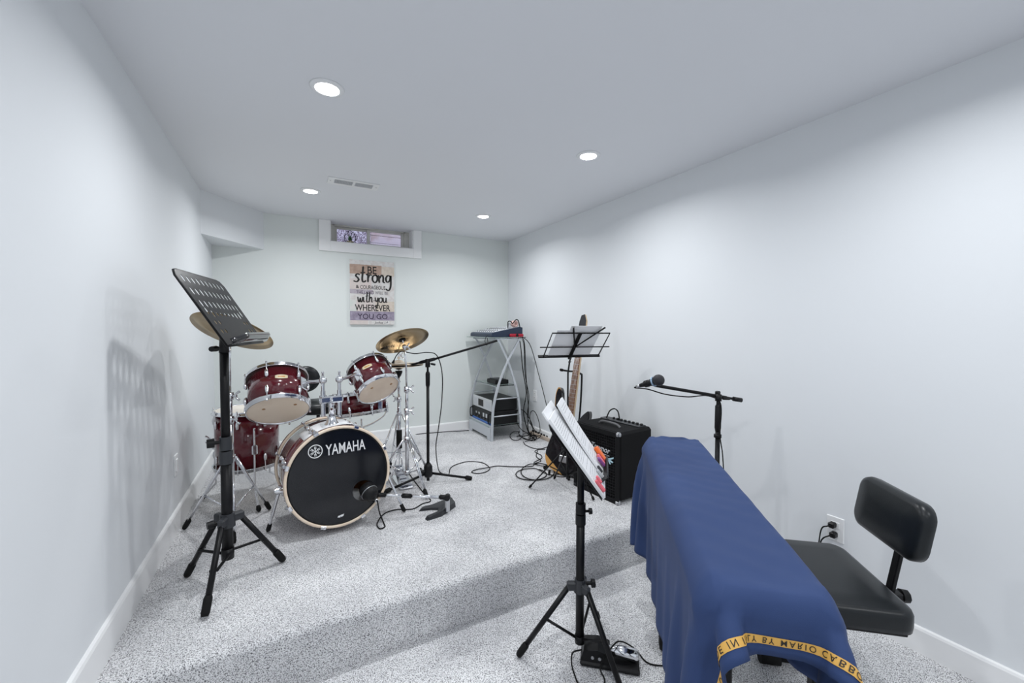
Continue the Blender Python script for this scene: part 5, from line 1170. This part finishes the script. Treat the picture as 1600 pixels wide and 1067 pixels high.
MB().tube([v1-vx*.032, v1-vx*.024], [.0235, .0245], 18).build('ring', mat('pale blue ring', (.35, .48, .62), .35, .5), t)
MB().ball(v1, .0285, vx, 22, 12).build('grille', mat('dark mesh', (.03, .03, .035), .55, .3, bump=(900, .8, .001)), t)
MB().tube([v1-vx*.075, v1-vx*.055], .0175, 16).tube([v1-vx*.065, g0-gd*.03], .006, 8).build('clip', M_blackm, t, weld=False)
MB().cyl(v0-vx*.02, v0+vx*.002, .008, n=12).build('connector', M_steel, t)
cable('vocal_cable', [v0-vx*.018, v0-vx*.03+V((0, 0, -.003)), atd(1012, 608, vd-.02), atd(1040, 616, vd-.04), atd(1075, 620, vd-.04), atd(1103, 618, vd-.03), gj+V((-.02, -.01, -.016)), atd(1127, 640, vd-.025), atd(1125, 680, vd-.025), atd(1129, 710, vd-.025), atd(1131, 760, vd-.025), atd(1128, 840, vd-.03), V((vp.x-.06, vp.y-.04, .01)), V((vp.x-.2, vp.y+.05, .006))], 'thin black cable drooping below the vocal microphone boom', .003)

# ================================================================== CABLES ON THE CARPET NEAR THE BASS GUITAR
def loop(cx, cy, rx, ry, a0, a1, n=14, h=.004): return [S(cx+rx*math.cos(math.radians(a0+(a1-a0)*i/n)), cy+ry*math.sin(math.radians(a0+(a1-a0)*i/n)), h+.0004*i) for i in range(n+1)]
cable('loose_cable', [S(840, 704, .004), S(838, 713, .004), S(845, 720, .004)]+loop(840, 737, 26, 13, -100, 250)+[S(850, 728, .012), S(868, 722, .004), S(888, 719, .004)], 'black cable coiled in a wide loop on the carpet before the bass guitar', .0036)
cable('loose_cable', loop(830, 741, 24, 9, -60, 290)+[S(860, 742, .012), S(885, 737, .004), S(900, 738, .004)], 'black cable coiled in a low flat loop left of the bass guitar foot', .0036)
cable('loose_cable', [S(870, 738, .004), S(884, 742, .008)]+loop(893, 733, 16, 7, 100, 400), 'black cable looped on the carpet behind the foreground music pages', .0036)
cable('loose_cable', [S(818, 690, .004), S(821, 695, .004), S(833, 700, .004), S(846, 701, .004), S(862, 697, .004), S(880, 703, .004), S(896, 712, .004)], 'black cable running from the rack towards the bass guitar', .0036)
cable('loose_cable', loop(806, 681, 9, 7, 0, 350, 12, .004)+[S(818, 684, .012), S(832, 688, .004)], 'small black cable ring at the right foot of the metal rack', .0034)
cable('thin_cord', [S(860, 742, .015), S(880, 745, .004), S(900, 740, .004), S(912, 750, .004)], 'thin black cord trailing from the bass guitar towards the amplifier', .003)
